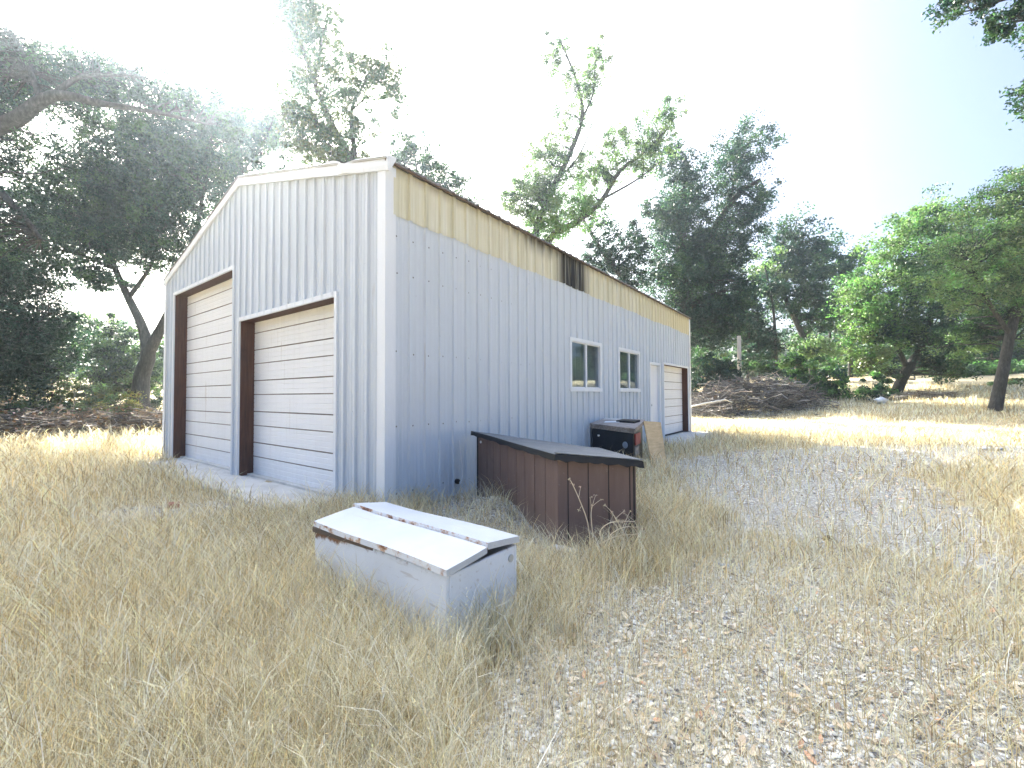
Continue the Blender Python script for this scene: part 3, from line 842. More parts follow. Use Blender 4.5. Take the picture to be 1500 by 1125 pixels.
# ------------------------------------------------------------------ vegetation generator
PXM = F * 1024 / 1500
DENS = 2.1
def leaves(centers, n_per, spread, size, tints, up=.35):
    """centers (N,3), tints (N,3): leaf rhombs around each centre"""
    N = len(centers)
    C = np.repeat(centers, n_per, 0); Tn = np.repeat(tints, n_per, 0); K = len(C)
    sp = np.repeat(np.asarray(spread).reshape(-1, 1) * np.ones((N, 1)), n_per, 0)
    d = rng.normal(size=(K, 3)); d /= np.linalg.norm(d, axis=1, keepdims=True)
    C = C + d * sp * (rng.random((K, 1)) ** .55) * np.array([1, 1, .72])
    nr = rng.normal(size=(K, 3)); nr[:, 2] += up * 2; nr /= np.linalg.norm(nr, axis=1, keepdims=True)
    a = np.cross(nr, rng.normal(size=(K, 3))); a /= np.linalg.norm(a, axis=1, keepdims=True)
    b = np.cross(nr, a)
    s = size * rng.uniform(.65, 1.3, (K, 1))
    V = np.stack([C - a * s * .5, C + b * s * .29 - a * s * .05 + nr * s * .06, C + a * s * .5, C - b * s * .29 - a * s * .05 + nr * s * .06], 1).reshape(-1, 3)
    Q = np.arange(K * 4).reshape(K, 4)
    Tn = Tn * rng.uniform(.72, 1.3, (K, 1)) * (1 + rng.normal(size=(K, 3)) * .06)
    return V, Q, np.repeat(np.clip(Tn, .003, .9), 4, 0)

PAL = {'dark': (.018, .036, .027), 'mid': (.050, .092, .046), 'light': (.14, .205, .085), 'olive': (.10, .115, .045), 'yellow': (.25, .21, .07), 'bright': (.11, .215, .075), 'teal': (.024, .054, .046), 'pale': (.14, .175, .095)}

def smooth_path(p, r, k=4):
    p = np.asarray(p, float); r = np.asarray(r, float); n = len(p)
    t = np.arange(n); tt = np.linspace(0, n - 1, (n - 1) * k + 1)
    out = np.zeros((len(tt), 3))
    for i, u in enumerate(tt):
        j = min(int(u), n - 2); f = u - j
        p0, p1, p2, p3 = p[max(j - 1, 0)], p[j], p[j + 1], p[min(j + 2, n - 1)]
        out[i] = .5 * ((2 * p1) + (-p0 + p2) * f + (2 * p0 - 5 * p1 + 4 * p2 - p3) * f * f + (-p0 + 3 * p1 - 3 * p2 + p3) * f ** 3)
    return out, np.interp(tt, t, r)

def plant(name, label, cat, limbs, blobs, pal, dens=2.2, cr=.5, leafk=1.0, group=None, twigs=True, base=None, dk=1.0):
    """limbs: lists of (px, py, Y, radius); blobs: (px, py, Y, rx, ry, depth[, dens factor]) in photo pixels and metres"""
    LP, LR = [], []
    for l in limbs:
        pts = [at(q[0], q[1], q[2]) for q in l]
        p, r = smooth_path(pts, [q[3] for q in l])
        wob = np.cumsum(rng.normal(size=p.shape), 0) * .02 * r.max() * np.linspace(0, 1, len(p))[:, None]
        LP.append(p + wob); LR.append(r)
    if limbs:
        b0 = LP[0][0].copy()
        gz = tz(b0[0], b0[1])
        root_pt = np.array([b0[0], b0[1], gz])
        LP[0] = np.vstack([[b0[0], b0[1], gz - .15], LP[0]]) if b0[2] > gz - .1 else LP[0]
        if len(LR[0]) < len(LP[0]): LR[0] = np.concatenate([[LR[0][0] * 1.35], LR[0]])
    else:
        bb = blobs[0]; q = at(bb[0], bb[1], bb[2]); root_pt = np.array([q[0], q[1], tz(q[0], q[1])])
    if base is not None: root_pt = np.array([base[0], base[1], tz(*base)])
    root = thing(name, label, cat, root_pt, 0, group)
    cen, spr, tin, nper = [], [], [], []
    DENS_ = DENS * dk
    for b in blobs:
        px, py, Y, rx, ry, dp = b[:6]; df = b[6] if len(b) > 6 else 1.0
        pl = b[7] if len(b) > 7 else pal
        s = Y / F
        c = at(px, py, Y); R = np.array([rx * s, dp, ry * s])
        size = max(.0064 * Y, .05) * leafk
        area_px = .30 * (size * PXM / Y) ** 2 * .62
        nl = DENS_ * dens * df * math.pi * rx * ry * .466 / area_px
        crr = cr * (.6 + .4 * min(R[0], R[2]) / 1.5)
        n_sub = max(8, int(nl / 80)); per = max(8, int(nl / n_sub))
        u = rng.normal(size=(n_sub, 3)); u /= np.linalg.norm(u, axis=1, keepdims=True)
        rad = rng.random((n_sub, 1)) ** .45
        far_ = rng.random((n_sub, 1)) < .2; rad = np.where(far_, rng.uniform(.95, 1.28, (n_sub, 1)), rad)
        cc = c + u * rad * R
        gz = terrain(cc[:, 0], cc[:, 1]); cc[:, 2] = np.maximum(cc[:, 2], gz + .05 + rng.random(n_sub) * .3)
        cen.append(cc); spr.append(crr * rng.uniform(.55, 1.35, n_sub) * np.where(far_[:, 0], 1.5, 1)); nper.append(np.full(n_sub, per))
        base_c = np.array([PAL[k] for k in pl]); pick = rng.integers(0, len(pl), n_sub)
        tin.append(base_c[pick] * rng.uniform(.75, 1.25, (n_sub, 1)))
    V, Q, Tn = [], [], []; off = 0
    sizes = [max(.0064 * b[2], .05) * leafk for b in blobs]
    for cc, sp, tn, npr, sz in zip(cen, spr, tin, nper, sizes):
        v, q, t = leaves(cc, int(npr[0]), sp, sz, tn)
        V.append(v); Q.append(q + off); Tn.append(t); off += len(v)
    V = np.vstack(V) - root_pt
    link('crown' if limbs else 'foliage', mesh_np('crown', V, np.vstack(Q), None, [M['leaf']], np.vstack(Tn)), root)
    # wood: limbs plus a twig into each clump
    WV, WQ = [], []; off = 0
    for p, r in zip(LP, LR):
        v, q = tubes(p[None], r[None], 9); WV.append(v); WQ.append(q + off); off += len(v)
    allc = np.vstack(cen)
    if twigs:
        if limbs:
            nodes = np.vstack([p[len(p) // 4:] for p in LP]); nr = np.concatenate([r[len(r) // 4:] for r in LR])
        else:
            nodes = np.array([[root_pt[0], root_pt[1], root_pt[2]]]) + rng.normal(size=(12, 3)) * np.array([.02, .02, .01]); nr = np.full(12, .02)
        sel = allc[rng.random(len(allc)) < min(1, 420 / len(allc))]
        D = np.linalg.norm(sel[:, None] - nodes[None] + np.array([0, 0, .0]), axis=2) + np.maximum(0, nodes[None, :, 2] - sel[:, None, 2]) * .8
        j = D.argmin(1); A = nodes[j]; dist = np.linalg.norm(sel - A, axis=1)
        ts = np.linspace(0, 1, 5)[None, :, None]
        P = A[:, None] * (1 - ts) + sel[:, None] * ts
        P[:, 1:-1] += rng.normal(size=(len(sel), 3, 3)) * .06 * dist[:, None, None]
        P[:, :, 2] += np.sin(ts[..., 0] * np.pi) * .08 * dist[:, None]
        r0 = np.minimum(nr[j] * .6, .012 + .012 * dist)
        R_ = r0[:, None] * np.linspace(1, .25, 5)[None]
        v, q = tubes(P, R_, 4); WV.append(v); WQ.append(q + off); off += len(v)
    if WV:
        link('trunk' if limbs else 'stems', mesh_np('trunk', np.vstack(WV) - root_pt, np.vstack(WQ), None, [M['bark']], None, True), root)
    return root

# ------------------------------------------------------------------ trees and shrubs
GT = 'trees round the clearing'
plant('oak_tree', 'big oak at the left edge with a thick limb arching over towards the garage', 'tree',
      [[(-190, 640, 12.5, .42), (-170, 480, 12.5, .36), (-110, 290, 12.5, .30), (-40, 205, 12.6, .24), (25, 172, 12.7, .20), (80, 138, 12.9, .15), (150, 150, 13.2, .10), (220, 160, 13.5, .06), (300, 178, 13.8, .03)],
       [(80, 138, 12.9, .10), (120, 112, 13.2, .06), (190, 110, 13.4, .035)],
       [(-60, 225, 12.6, .14), (20, 300, 12.0, .08), (60, 350, 12, .04)],
       [(60, 150, 12.9, .09), (40, 90, 13.2, .05), (20, 50, 13.4, .03)]],
      [(60, 118, 14.1, 110, 50, .9, .9), (175, 128, 14.4, 95, 36, .9, 1.0), (265, 155, 14.6, 75, 28, .8, .8), (330, 180, 14.6, 45, 20, .6, .5), (0, 90, 14.1, 50, 50, .9, .7),
       (20, 225, 13.6, 60, 50, .8, .3), (75, 240, 13.8, 55, 45, .8, .2), (-60, 130, 14, 80, 90, 1.0), (-20, 330, 12.3, 90, 60, 1.2, .75), (150, 185, 14, 70, 18, .5, .35)],
      ['dark', 'teal', 'mid'], 1.9, .36, 1.0, GT, dk=.95)
plant('oak_tree', 'dark oak with a forked trunk standing behind brush left of the garage', 'tree',
      [[(205, 590, 18, .33), (208, 550, 18, .29), (217, 520, 18, .26), (209, 480, 18.0, .18), (190, 440, 18, .15), (168, 390, 18, .11), (150, 320, 18, .07), (140, 250, 18, .03)],
       [(215, 522, 18, .24), (236, 480, 18, .18), (262, 425, 18.2, .15), (285, 350, 18.5, .10), (300, 270, 18.8, .06), (310, 210, 19, .03)],
       [(188, 437, 18, .10), (220, 390, 17.8, .07), (240, 330, 17.6, .04)],
       [(170, 395, 18, .08), (110, 370, 17.8, .05), (60, 365, 17.6, .03)]],
      [(200, 250, 17.8, 85, 75, 1.8, 1.0), (265, 260, 18.4, 75, 80, 1.6, .8), (150, 300, 17.6, 75, 70, 1.8, 1.05), (215, 345, 17.8, 85, 55, 1.6, 1.0), (110, 350, 17.6, 70, 50, 1.4, .8),
       (300, 210, 18.8, 55, 50, 1.2, .7), (230, 200, 18, 60, 40, 1.2, .9), (75, 300, 17.5, 55, 40, 1.2, .6), (255, 385, 18.4, 45, 28, 1, .5), (140, 410, 17.8, 60, 24, 1.0, .6)],
      ['dark', 'teal', 'teal', 'mid'], 1.9, .42, 1.0, GT, dk=.95)
plant('oak_tree', 'dense dark leafy tree low at the left edge behind the brush heap', 'tree',
      [[(-70, 640, 15.5, .25), (-60, 560, 15.5, .2), (-30, 470, 15.5, .13), (10, 400, 15.5, .06)], [(-60, 560, 15.5, .14), (20, 500, 15.3, .08), (70, 460, 15.2, .03)]],
      [(5, 470, 15.5, 85, 60, 1.4, 1.2), (45, 520, 15.2, 60, 40, 1.2, 1.1), (-40, 390, 15.6, 90, 60, 1.5), (0, 560, 15.2, 60, 40, 1.1, 1.0), (25, 400, 15.6, 50, 35, 1.0, .7), (90, 480, 15.8, 30, 25, .7, .8)],
      ['dark', 'dark', 'teal'], 2.0, .36, 1.0, GT, dk=.9)
plant('slender_tree', 'thin backlit tree rising over the garage gable beside the sun glare', 'tree',
      [[(340, 560, 23, .2), (345, 400, 23, .17), (352, 250, 23, .12), (345, 170, 23, .06), (340, 130, 23, .03)], [(350, 260, 23, .07), (385, 210, 23, .05), (400, 175, 23, .02)]],
      [(350, 195, 23, 45, 60, 1.6, .8), (330, 150, 23, 25, 30, 1.0, .7), (375, 235, 23, 40, 35, 1.3, .6), (320, 260, 23, 45, 50, 1.4, .7), (395, 195, 23.4, 22, 30, 1.0, .4)],
      ['mid', 'teal'], 1.8, .5, 1.0, GT)
plant('tall_tree', 'tall backlit tree with a leaning trunk behind the garage ridge', 'tree',
      [[(585, 560, 25, .38), (560, 400, 25, .33), (530, 270, 25, .28), (490, 190, 25, .2), (462, 125, 25, .14), (440, 60, 25, .09), (415, 0, 25, .05), (405, -50, 25, .03)],
       [(460, 120, 25, .10), (470, 60, 25, .07), (455, 0, 25, .05), (440, -50, 25, .03)],
       [(520, 230, 25, .15), (515, 165, 25, .10), (535, 120, 25, .07), (550, 90, 25, .03)],
       [(512, 165, 25, .06), (545, 140, 25.3, .04), (585, 150, 25.5, .02)],
       [(492, 195, 25, .08), (440, 170, 25, .05), (415, 155, 25, .03)]],
      [(470, 190, 25, 65, 50, 1.8, .85), (500, 230, 25, 50, 25, 1.6, 1.0), (430, 60, 25, 45, 60, 1.6, .75), (420, 0, 25, 55, 45, 1.5, .8), (500, 110, 25, 40, 45, 1.5, .75), (555, 105, 25, 42, 42, 1.5, .75),
       (580, 145, 25.5, 22, 28, 1.0, .6), (445, 140, 25, 40, 40, 1.3, .8), (410, 185, 25, 40, 38, 1.4, .9), (480, 40, 25, 35, 45, 1.4, .5), (530, 175, 25, 25, 30, 1.2, .6), (410, -60, 25, 80, 50, 1.8, .5)],
      ['mid', 'mid', 'olive'], 1.75, .45, .8, GT)
plant('oak_tree', 'low rounded tree top just behind the near end of the garage eave', 'tree',
      [[(640, 560, 27, .25), (630, 400, 27, .2), (615, 280, 27, .1), (605, 220, 27, .04)]],
      [(600, 225, 27, 32, 28, 1.5, .75), (630, 245, 27, 30, 26, 1.5, .6), (575, 250, 27, 30, 30, 1.4, .8), (650, 300, 27, 50, 45, 1.6, .8)],
      ['teal', 'mid'], 1.9, .5, 1.0, GT)
plant('willow_tree', 'slender pale green tree of two leaning stems behind the sooted middle of the eave', 'tree',
      [[(770, 560, 24, .3), (775, 430, 24, .26), (783, 345, 24, .2), (805, 285, 24, .17), (830, 235, 24, .14), (852, 175, 24, .11), (848, 130, 24, .075), (832, 85, 24, .05), (815, 48, 24, .025)],
       [(770, 480, 24, .22), (800, 358, 24, .19), (845, 325, 24, .17), (880, 295, 24, .14), (908, 250, 24, .11), (945, 222, 24, .08), (985, 180, 24, .03)],
       [(850, 178, 24, .06), (868, 140, 24, .05), (872, 95, 24, .035), (876, 60, 24, .02)],
       [(880, 293, 24, .07), (930, 265, 24, .05), (970, 235, 24, .025)],
       [(822, 258, 24, .06), (850, 225, 24, .045), (872, 170, 24, .02)],
       [(905, 255, 24, .05), (900, 215, 24, .03)]],
      [(812, 75, 24, 20, 32, .9, .5), (875, 85, 24, 20, 35, .9, .5), (845, 130, 24, 38, 28, 1.1, .5), (830, 180, 24, 24, 24, 1.0, .5), (800, 230, 24, 32, 38, 1.2, .75), (775, 285, 24, 40, 38, 1.3, .85, ['light', 'pale', 'mid']), (830, 300, 24, 40, 45, 1.2, .8, ['light', 'bright']),
       (745, 290, 24, 14, 18, .8, .4), (905, 215, 24, 26, 26, 1.0, .5), (880, 250, 24, 28, 35, 1.1, .6), (850, 240, 24, 20, 30, 1.0, .35), (950, 200, 24, 42, 36, 1.2, .55), (985, 165, 24, 20, 22, .8, .55), (930, 240, 24, 32, 22, 1.0, .5), (860, 300, 24, 25, 22, .9, .8, ['light', 'bright']), (800, 330, 24, 40, 25, 1.1, 1.0, ['light', 'bright'])],
      ['pale', 'mid', 'light'], 1.6, .4, .75, GT)
plant('leaning_tree', 'dark leaning tree drooping over the middle of the garage roof', 'tree',
      [[(960, 560, 27, .24), (940, 460, 27, .2), (910, 405, 27, .17), (880, 365, 27, .13), (856, 325, 27, .09), (845, 300, 27, .04)]],
      [(880, 370, 27, 26, 30, 1.2, .75), (915, 385, 27, 32, 45, 1.3, .9), (875, 330, 27, 20, 16, .9, .5), (935, 350, 27.5, 18, 28, 1.0, .6)],
      ['dark', 'teal'], 1.9, .45, 1.0, GT)
plant('tall_tree', 'tall dark tree with two ragged crowns behind the far end of the garage', 'tree',
      [[(1005, 560, 30, .42), (1002, 450, 30, .36), (1000, 350, 30, .26), (1002, 280, 30, .16), (1004, 230, 30, .07)],
       [(1003, 450, 30, .3), (1040, 350, 30, .24), (1062, 310, 30, .2), (1085, 280, 30, .17), (1112, 264, 30, .15)],
       [(1064, 308, 30, .1), (1080, 250, 30, .07), (1095, 210, 30, .03)], [(1085, 280, 30, .1), (1120, 300, 30, .05)]],
      [(1002, 270, 30, 36, 45, 1.8, .75), (1000, 330, 30, 48, 45, 2.0, 1.0), (1000, 400, 30, 55, 50, 2.2, 1.15), (1030, 470, 30, 55, 45, 2.0, 1.2), (1085, 215, 30, 40, 32, 1.5, .5), (1075, 260, 30, 36, 40, 1.6, .7), (1090, 320, 30, 36, 40, 1.6, .7), (1055, 370, 30, 45, 45, 1.8, 1.05), (1125, 205, 30, 20, 20, .8, .25), (965, 310, 30, 28, 28, 1.2, .5), (1115, 290, 30, 24, 26, 1.1, .45), (985, 230, 30, 30, 25, 1.2, .45), (1065, 440, 30, 40, 55, 1.6, 1.0)],
      ['dark', 'teal', 'teal', 'mid'], 1.95, .5, .85, GT)
plant('oak_tree', 'hazy grey-green tree with a slanting pale trunk beyond the bushes', 'tree',
      [[(1192, 555, 38, .3), (1183, 510, 38, .26), (1168, 475, 38, .23), (1152, 440, 38, .18), (1140, 395, 38, .12), (1150, 350, 38, .05)], [(1165, 470, 38, .15), (1175, 410, 38, .1), (1165, 350, 38, .05)]],
      [(1160, 345, 38, 36, 26, 2.0, .7), (1125, 395, 38, 26, 36, 1.8, .9, ['pale', 'light', 'mid']), (1165, 400, 38, 40, 38, 2.2, 1.1), (1185, 360, 38, 28, 30, 1.8, .7), (1150, 445, 38, 30, 24, 1.6, .7), (1195, 450, 38, 36, 40, 2.0, 1.0), (1190, 510, 38, 36, 28, 1.8, .8, ['mid', 'light'])],
      ['teal', 'mid', 'dark'], 1.8, .6, 1.0, GT)
plant('oak_tree', 'round hazy tree on thin dark stems just left of the bright green tree', 'tree',
      [[(1246, 560, 40, .22), (1244, 500, 40, .18), (1236, 440, 40, .12), (1230, 380, 40, .05)], [(1214, 560, 40.5, .16), (1216, 480, 40.5, .1), (1220, 400, 40.5, .05)]],
      [(1225, 385, 40, 36, 30, 2.0, .8), (1250, 410, 40, 26, 30, 1.8, .7), (1220, 440, 40, 36, 30, 2.0, .75), (1240, 480, 40, 30, 30, 1.8, .8), (1200, 375, 40, 22, 22, 1.4, .6)],
      ['teal', 'mid'], 1.8, .6, 1.0, GT)
plant('shade_tree', 'dark shaded tree with a bare pale stem behind the wooden post', 'tree',
      [[(1137, 560, 35, .15), (1136, 510, 35, .13), (1132, 450, 35, .1), (1120, 390, 35, .05)], [(1095, 560, 35, .14), (1097, 480, 35, .1), (1092, 420, 35, .04)], [(1112, 560, 35.5, .12), (1110, 470, 35.5, .08), (1105, 420, 35.5, .03)]],
      [(1105, 440, 35, 30, 28, 1.5, .7), (1110, 500, 36, 32, 40, 1.5, 1.15), (1090, 470, 35.5, 24, 40, 1.3, .9), (1130, 420, 35, 20, 25, 1.2, .5)],
      ['dark', 'dark', 'teal'], 1.9, .55, 1.0, GT)
plant('green_tree', 'bright green rounded tree on a short leaning trunk beyond the straw field', 'tree',
      [[(1308, 600, 27, .34), (1315, 570, 27, .3), (1330, 540, 27, .27), (1350, 505, 27, .2), (1365, 450, 27, .12), (1350, 380, 27, .06), (1350, 320, 27, .03)], [(1330, 540, 27, .16), (1300, 480, 27, .1), (1285, 430, 27, .04)], [(1352, 500, 27, .15), (1400, 450, 27, .08), (1420, 420, 27, .03)]],
      [(1345, 325, 27, 40, 32, 1.8, .95), (1320, 400, 27, 65, 40, 2.4, 1.05), (1290, 440, 26.6, 50, 45, 2.0, 1.05), (1280, 490, 26.6, 38, 40, 1.6, 1.0, ['light', 'bright', 'pale']), (1345, 470, 26.4, 65, 45, 2.2, 1.1, ['dark', 'mid', 'teal']), (1375, 390, 27, 50, 55, 2.0, 1.0), (1395, 500, 26.6, 50, 32, 1.6, 1.0, ['dark', 'teal', 'mid']), (1385, 540, 27.4, 45, 20, 1.4, .9, ['mid', 'dark', 'olive']), (1275, 525, 26.8, 26, 22, 1.2, .8, ['light', 'olive']), (1255, 455, 26.8, 22, 40, 1.2, .8), (1400, 340, 27.4, 40, 40, 1.6, .9), (1310, 360, 27, 35, 35, 1.6, .8), (1370, 310, 27, 32, 22, 1.2, .5)],
      ['light', 'bright', 'light', 'mid'], 1.7, .5, 1.0, GT, dk=.8)
plant('green_tree', 'leafy tree with a bare leaning grey trunk at the right edge', 'tree',
      [[(1456, 612, 19, .27), (1460, 590, 19, .23), (1470, 540, 19, .2), (1482, 480, 19, .17), (1500, 420, 19, .13), (1530, 340, 19, .09), (1540, 280, 19, .04)], [(1480, 490, 19, .1), (1440, 430, 18.8, .07), (1420, 380, 18.6, .03)], [(1497, 430, 19, .1), (1560, 400, 19, .06), (1600, 370, 19, .03)]],
      [(1480, 310, 19, 60, 45, 1.8, .95), (1440, 360, 18.8, 55, 40, 1.6, .95), (1500, 380, 19, 60, 50, 1.6, 1.0), (1420, 420, 18.6, 50, 40, 1.4, .9), (1475, 430, 19.6, 50, 45, 1.4, .9), (1550, 330, 19, 70, 90, 2, .9), (1500, 270, 19, 40, 28, 1.3, .6), (1440, 470, 20.5, 40, 30, 1.0, .8, ['dark', 'mid']), (1420, 500, 21, 40, 26, 1.0, .7, ['mid', 'light']), (1520, 470, 20, 40, 40, 1.0, .8)],
      ['light', 'light', 'pale', 'mid', 'bright'], 1.7, .42, .9, GT, dk=.8)
plant('oak_tree', 'near oak boughs reaching in at the upper right corner', 'tree',
      [[(1900, 760, 7.5, .34), (1880, 400, 7.5, .28), (1820, 120, 7.5, .2), (1720, 20, 7.5, .12), (1600, -20, 7.5, .07), (1500, -10, 7.5, .035), (1420, 15, 7.5, .014)], [(1700, 15, 7.5, .06), (1600, 40, 7.4, .035), (1500, 30, 7.4, .015), (1440, 40, 7.4, .008)], [(1860, 300, 7.5, .1), (1720, 180, 7.3, .05), (1600, 150, 7.2, .03), (1510, 145, 7.2, .012)]],
      [(1430, 12, 7.5, 50, 18, .35, .55), (1465, 38, 7.4, 40, 16, .3, .6), (1490, 5, 7.5, 50, 25, .5, .9), (1560, 20, 7.4, 70, 40, .6, .9), (1502, 135, 7.2, 20, 12, .2, .6), (1500, 160, 7.2, 16, 12, .2, .4), (1560, 130, 7.2, 50, 40, .5, .8), (1700, 20, 7.4, 120, 120, 1.2, .8), (1650, 130, 7.3, 80, 60, .7, .7), (1475, -30, 7.6, 90, 30, .6, .8)],
      ['dark', 'mid', 'teal'], 1.5, .2, 1.25, GT)

GB = 'bushes at the edge of the clearing'
plant('bush', 'big dark rounded bush right behind the far corner of the garage', 'bush', [],
      [(1044, 553, 25, 36, 28, 1.1, 1.3), (1060, 545, 25.5, 18, 18, .8, 1.0), (1032, 572, 24.6, 24, 14, .8, 1.0), (1045, 525, 25.3, 34, 14, .9, .8, ['light', 'olive', 'mid'])], ['dark', 'teal', 'dark'], 2.1, .35, 1.0, GB)
plant('bush', 'bright green bush standing behind the right end of the brush pile', 'bush', [],
      [(1192, 560, 26.5, 42, 26, 1.3, 1.2), (1175, 535, 27, 30, 18, 1.1, 1.0, ['light', 'bright', 'mid']), (1215, 575, 26, 26, 16, .9, 1.0), (1228, 550, 27, 16, 14, .8, .7)], ['mid', 'teal', 'bright'], 2.1, .38, 1.0, GB)
plant('bush', 'small bush wrapped round the foot of the leaning green tree', 'bush', [],
      [(1272, 575, 25.5, 20, 18, .8, 1.0), (1300, 585, 25.6, 18, 16, .6, .9), (1285, 555, 26, 18, 14, .8, .7)], ['teal', 'mid', 'bright'], 2.0, .32, 1.0, GB)
plant('bush', 'vivid green shrub in the sun beyond the straw field', 'bush', [],
      [(1430, 543, 34, 34, 16, 1.3, 1.1), (1470, 545, 34, 30, 16, 1.3, 1.1), (1395, 548, 34.5, 26, 12, 1.2, .9, ['dark', 'mid']), (1500, 550, 34, 30, 20, 1.2, 1.0)], ['bright', 'light', 'bright'], 2.1, .45, 1.0, GB)
plant('bush', 'dark hedge of shaded shrubs behind the vivid green shrub', 'bush', [],
      [(1395, 520, 38, 60, 26, 1.4, 1.1), (1480, 515, 38, 60, 32, 1.4, 1.1), (1330, 530, 38, 50, 20, 1.4, .9), (1560, 515, 38, 50, 36, 1.4, 1.0)], ['dark', 'mid', 'teal'], 1.9, .5, 1.0, GB)
plant('bush', 'yellow-green weeds at the right edge of the straw field', 'bush', [],
      [(1495, 578, 26, 26, 8, .8, .9), (1530, 575, 26, 30, 10, .8, .9)], ['olive', 'yellow', 'light'], 1.8, .3, 1.0, GB)
plant('bush', 'dark green undergrowth between the post and the slanting trunk', 'bush', [],
      [(1110, 535, 31, 30, 14, 1.2, 1.0), (1145, 540, 31, 22, 14, 1.1, 1.0), (1095, 520, 32, 18, 14, 1.0, .8)], ['teal', 'dark', 'mid'], 2.0, .4, 1.0, GB)
plant('bush', 'low hazy undergrowth below the round hazy tree', 'bush', [],
      [(1240, 540, 42, 36, 16, 2.0, 1.0), (1290, 535, 40, 30, 22, 1.6, 1.0, ['light', 'olive']), (1345, 545, 40, 40, 14, 1.6, 1.0, ['olive', 'mid'])], ['mid', 'pale'], 2.0, .5, 1.0, GB)
plant('bush', 'vivid green sapling lit by the sun at the left behind the brush', 'bush', [],
      [(78, 545, 16.6, 26, 26, .7, .9), (95, 515, 16.8, 16, 16, .5, .5), (60, 580, 16.3, 24, 12, .6, .8, ['mid', 'olive'])], ['bright', 'mid', 'light'], 1.8, .3, 1.0, GB)
plant('bush', 'yellowing shrub at the foot of the forked oak', 'bush', [],
      [(150, 588, 16.6, 38, 17, .6, 1.0), (110, 580, 16.8, 34, 18, .6, .9, ['olive', 'light']), (185, 598, 16.2, 26, 12, .5, .9), (130, 604, 15.8, 50, 9, .5, .8, ['olive', 'mid'])], ['yellow', 'olive', 'light'], 1.6, .28, .9, GB)
plant('bush', 'olive green scrub at the far left above the brush heap', 'bush', [],
      [(20, 596, 14.2, 45, 18, .5, 1.0), (-30, 590, 14.2, 40, 20, .6, .9), (70, 600, 14.6, 34, 12, .5, .9)], ['olive', 'mid', 'dark'], 1.7, .26, 1.0, GB)
plant('bush', 'thin green thicket seen between the forked oak and the garage', 'bush', [],
      [(150, 520, 19.5, 42, 38, 1.0, 1.1), (185, 515, 20, 34, 36, .9, .9), (232, 540, 19.8, 24, 44, .7, 1.0), (170, 560, 19.6, 50, 22, .9, 1.0, ['mid', 'olive', 'light']), (225, 590, 18.8, 20, 16, .5, .7, ['olive', 'mid']), (130, 475, 19.5, 34, 28, 1, .6)], ['mid', 'dark', 'light'], 1.8, .4, .9, GB)

# far-off wood that closes the clearing: one mass nobody could count
def far_wood():
    V, Q, T = [], [], []; off = 0
    for k in range(230):
        px = rng.uniform(-900, 2400); Y0 = rng.uniform(52, 80)
        if -900 < px < 330: top = rng.uniform(455, 530) if px < 230 else rng.uniform(430, 520)
        elif px < 1020: top = rng.uniform(380, 500)
        else: top = rng.uniform(430, 520)
        dx = (px - 750) / F; x = dx * Y0; y = Y0
        if y < 8: continue
        gz = tz(x, y); zt = H + (578 - top) * Y0 / F
        n = 34; u = rng.normal(size=(n, 3)); u /= np.linalg.norm(u, axis=1, keepdims=True)
        c = np.array([x, y, (gz + zt) / 2]) + u * (rng.random((n, 1)) ** .4) * np.array([3.2, 3.2, max(.8, (zt - gz) / 2)])
        c[:, 2] = np.maximum(c[:, 2], gz + .2)
        pal = [('mid', 'dark'), ('olive', 'mid'), ('teal', 'dark'), ('light', 'mid')][k % 4]
        t = np.array([PAL[pal[i]] for i in rng.integers(0, 2, n)])
        v, q, tt = leaves(c, 26, np.full(n, .95), .52, t)
        V.append(v); Q.append(q + off); T.append(tt); off += len(v)
    tag(link('far_wood', mesh_np('far_wood', np.vstack(V), np.vstack(Q), None, [M['leaf']], np.vstack(T))), kind='stuff')
far_wood()

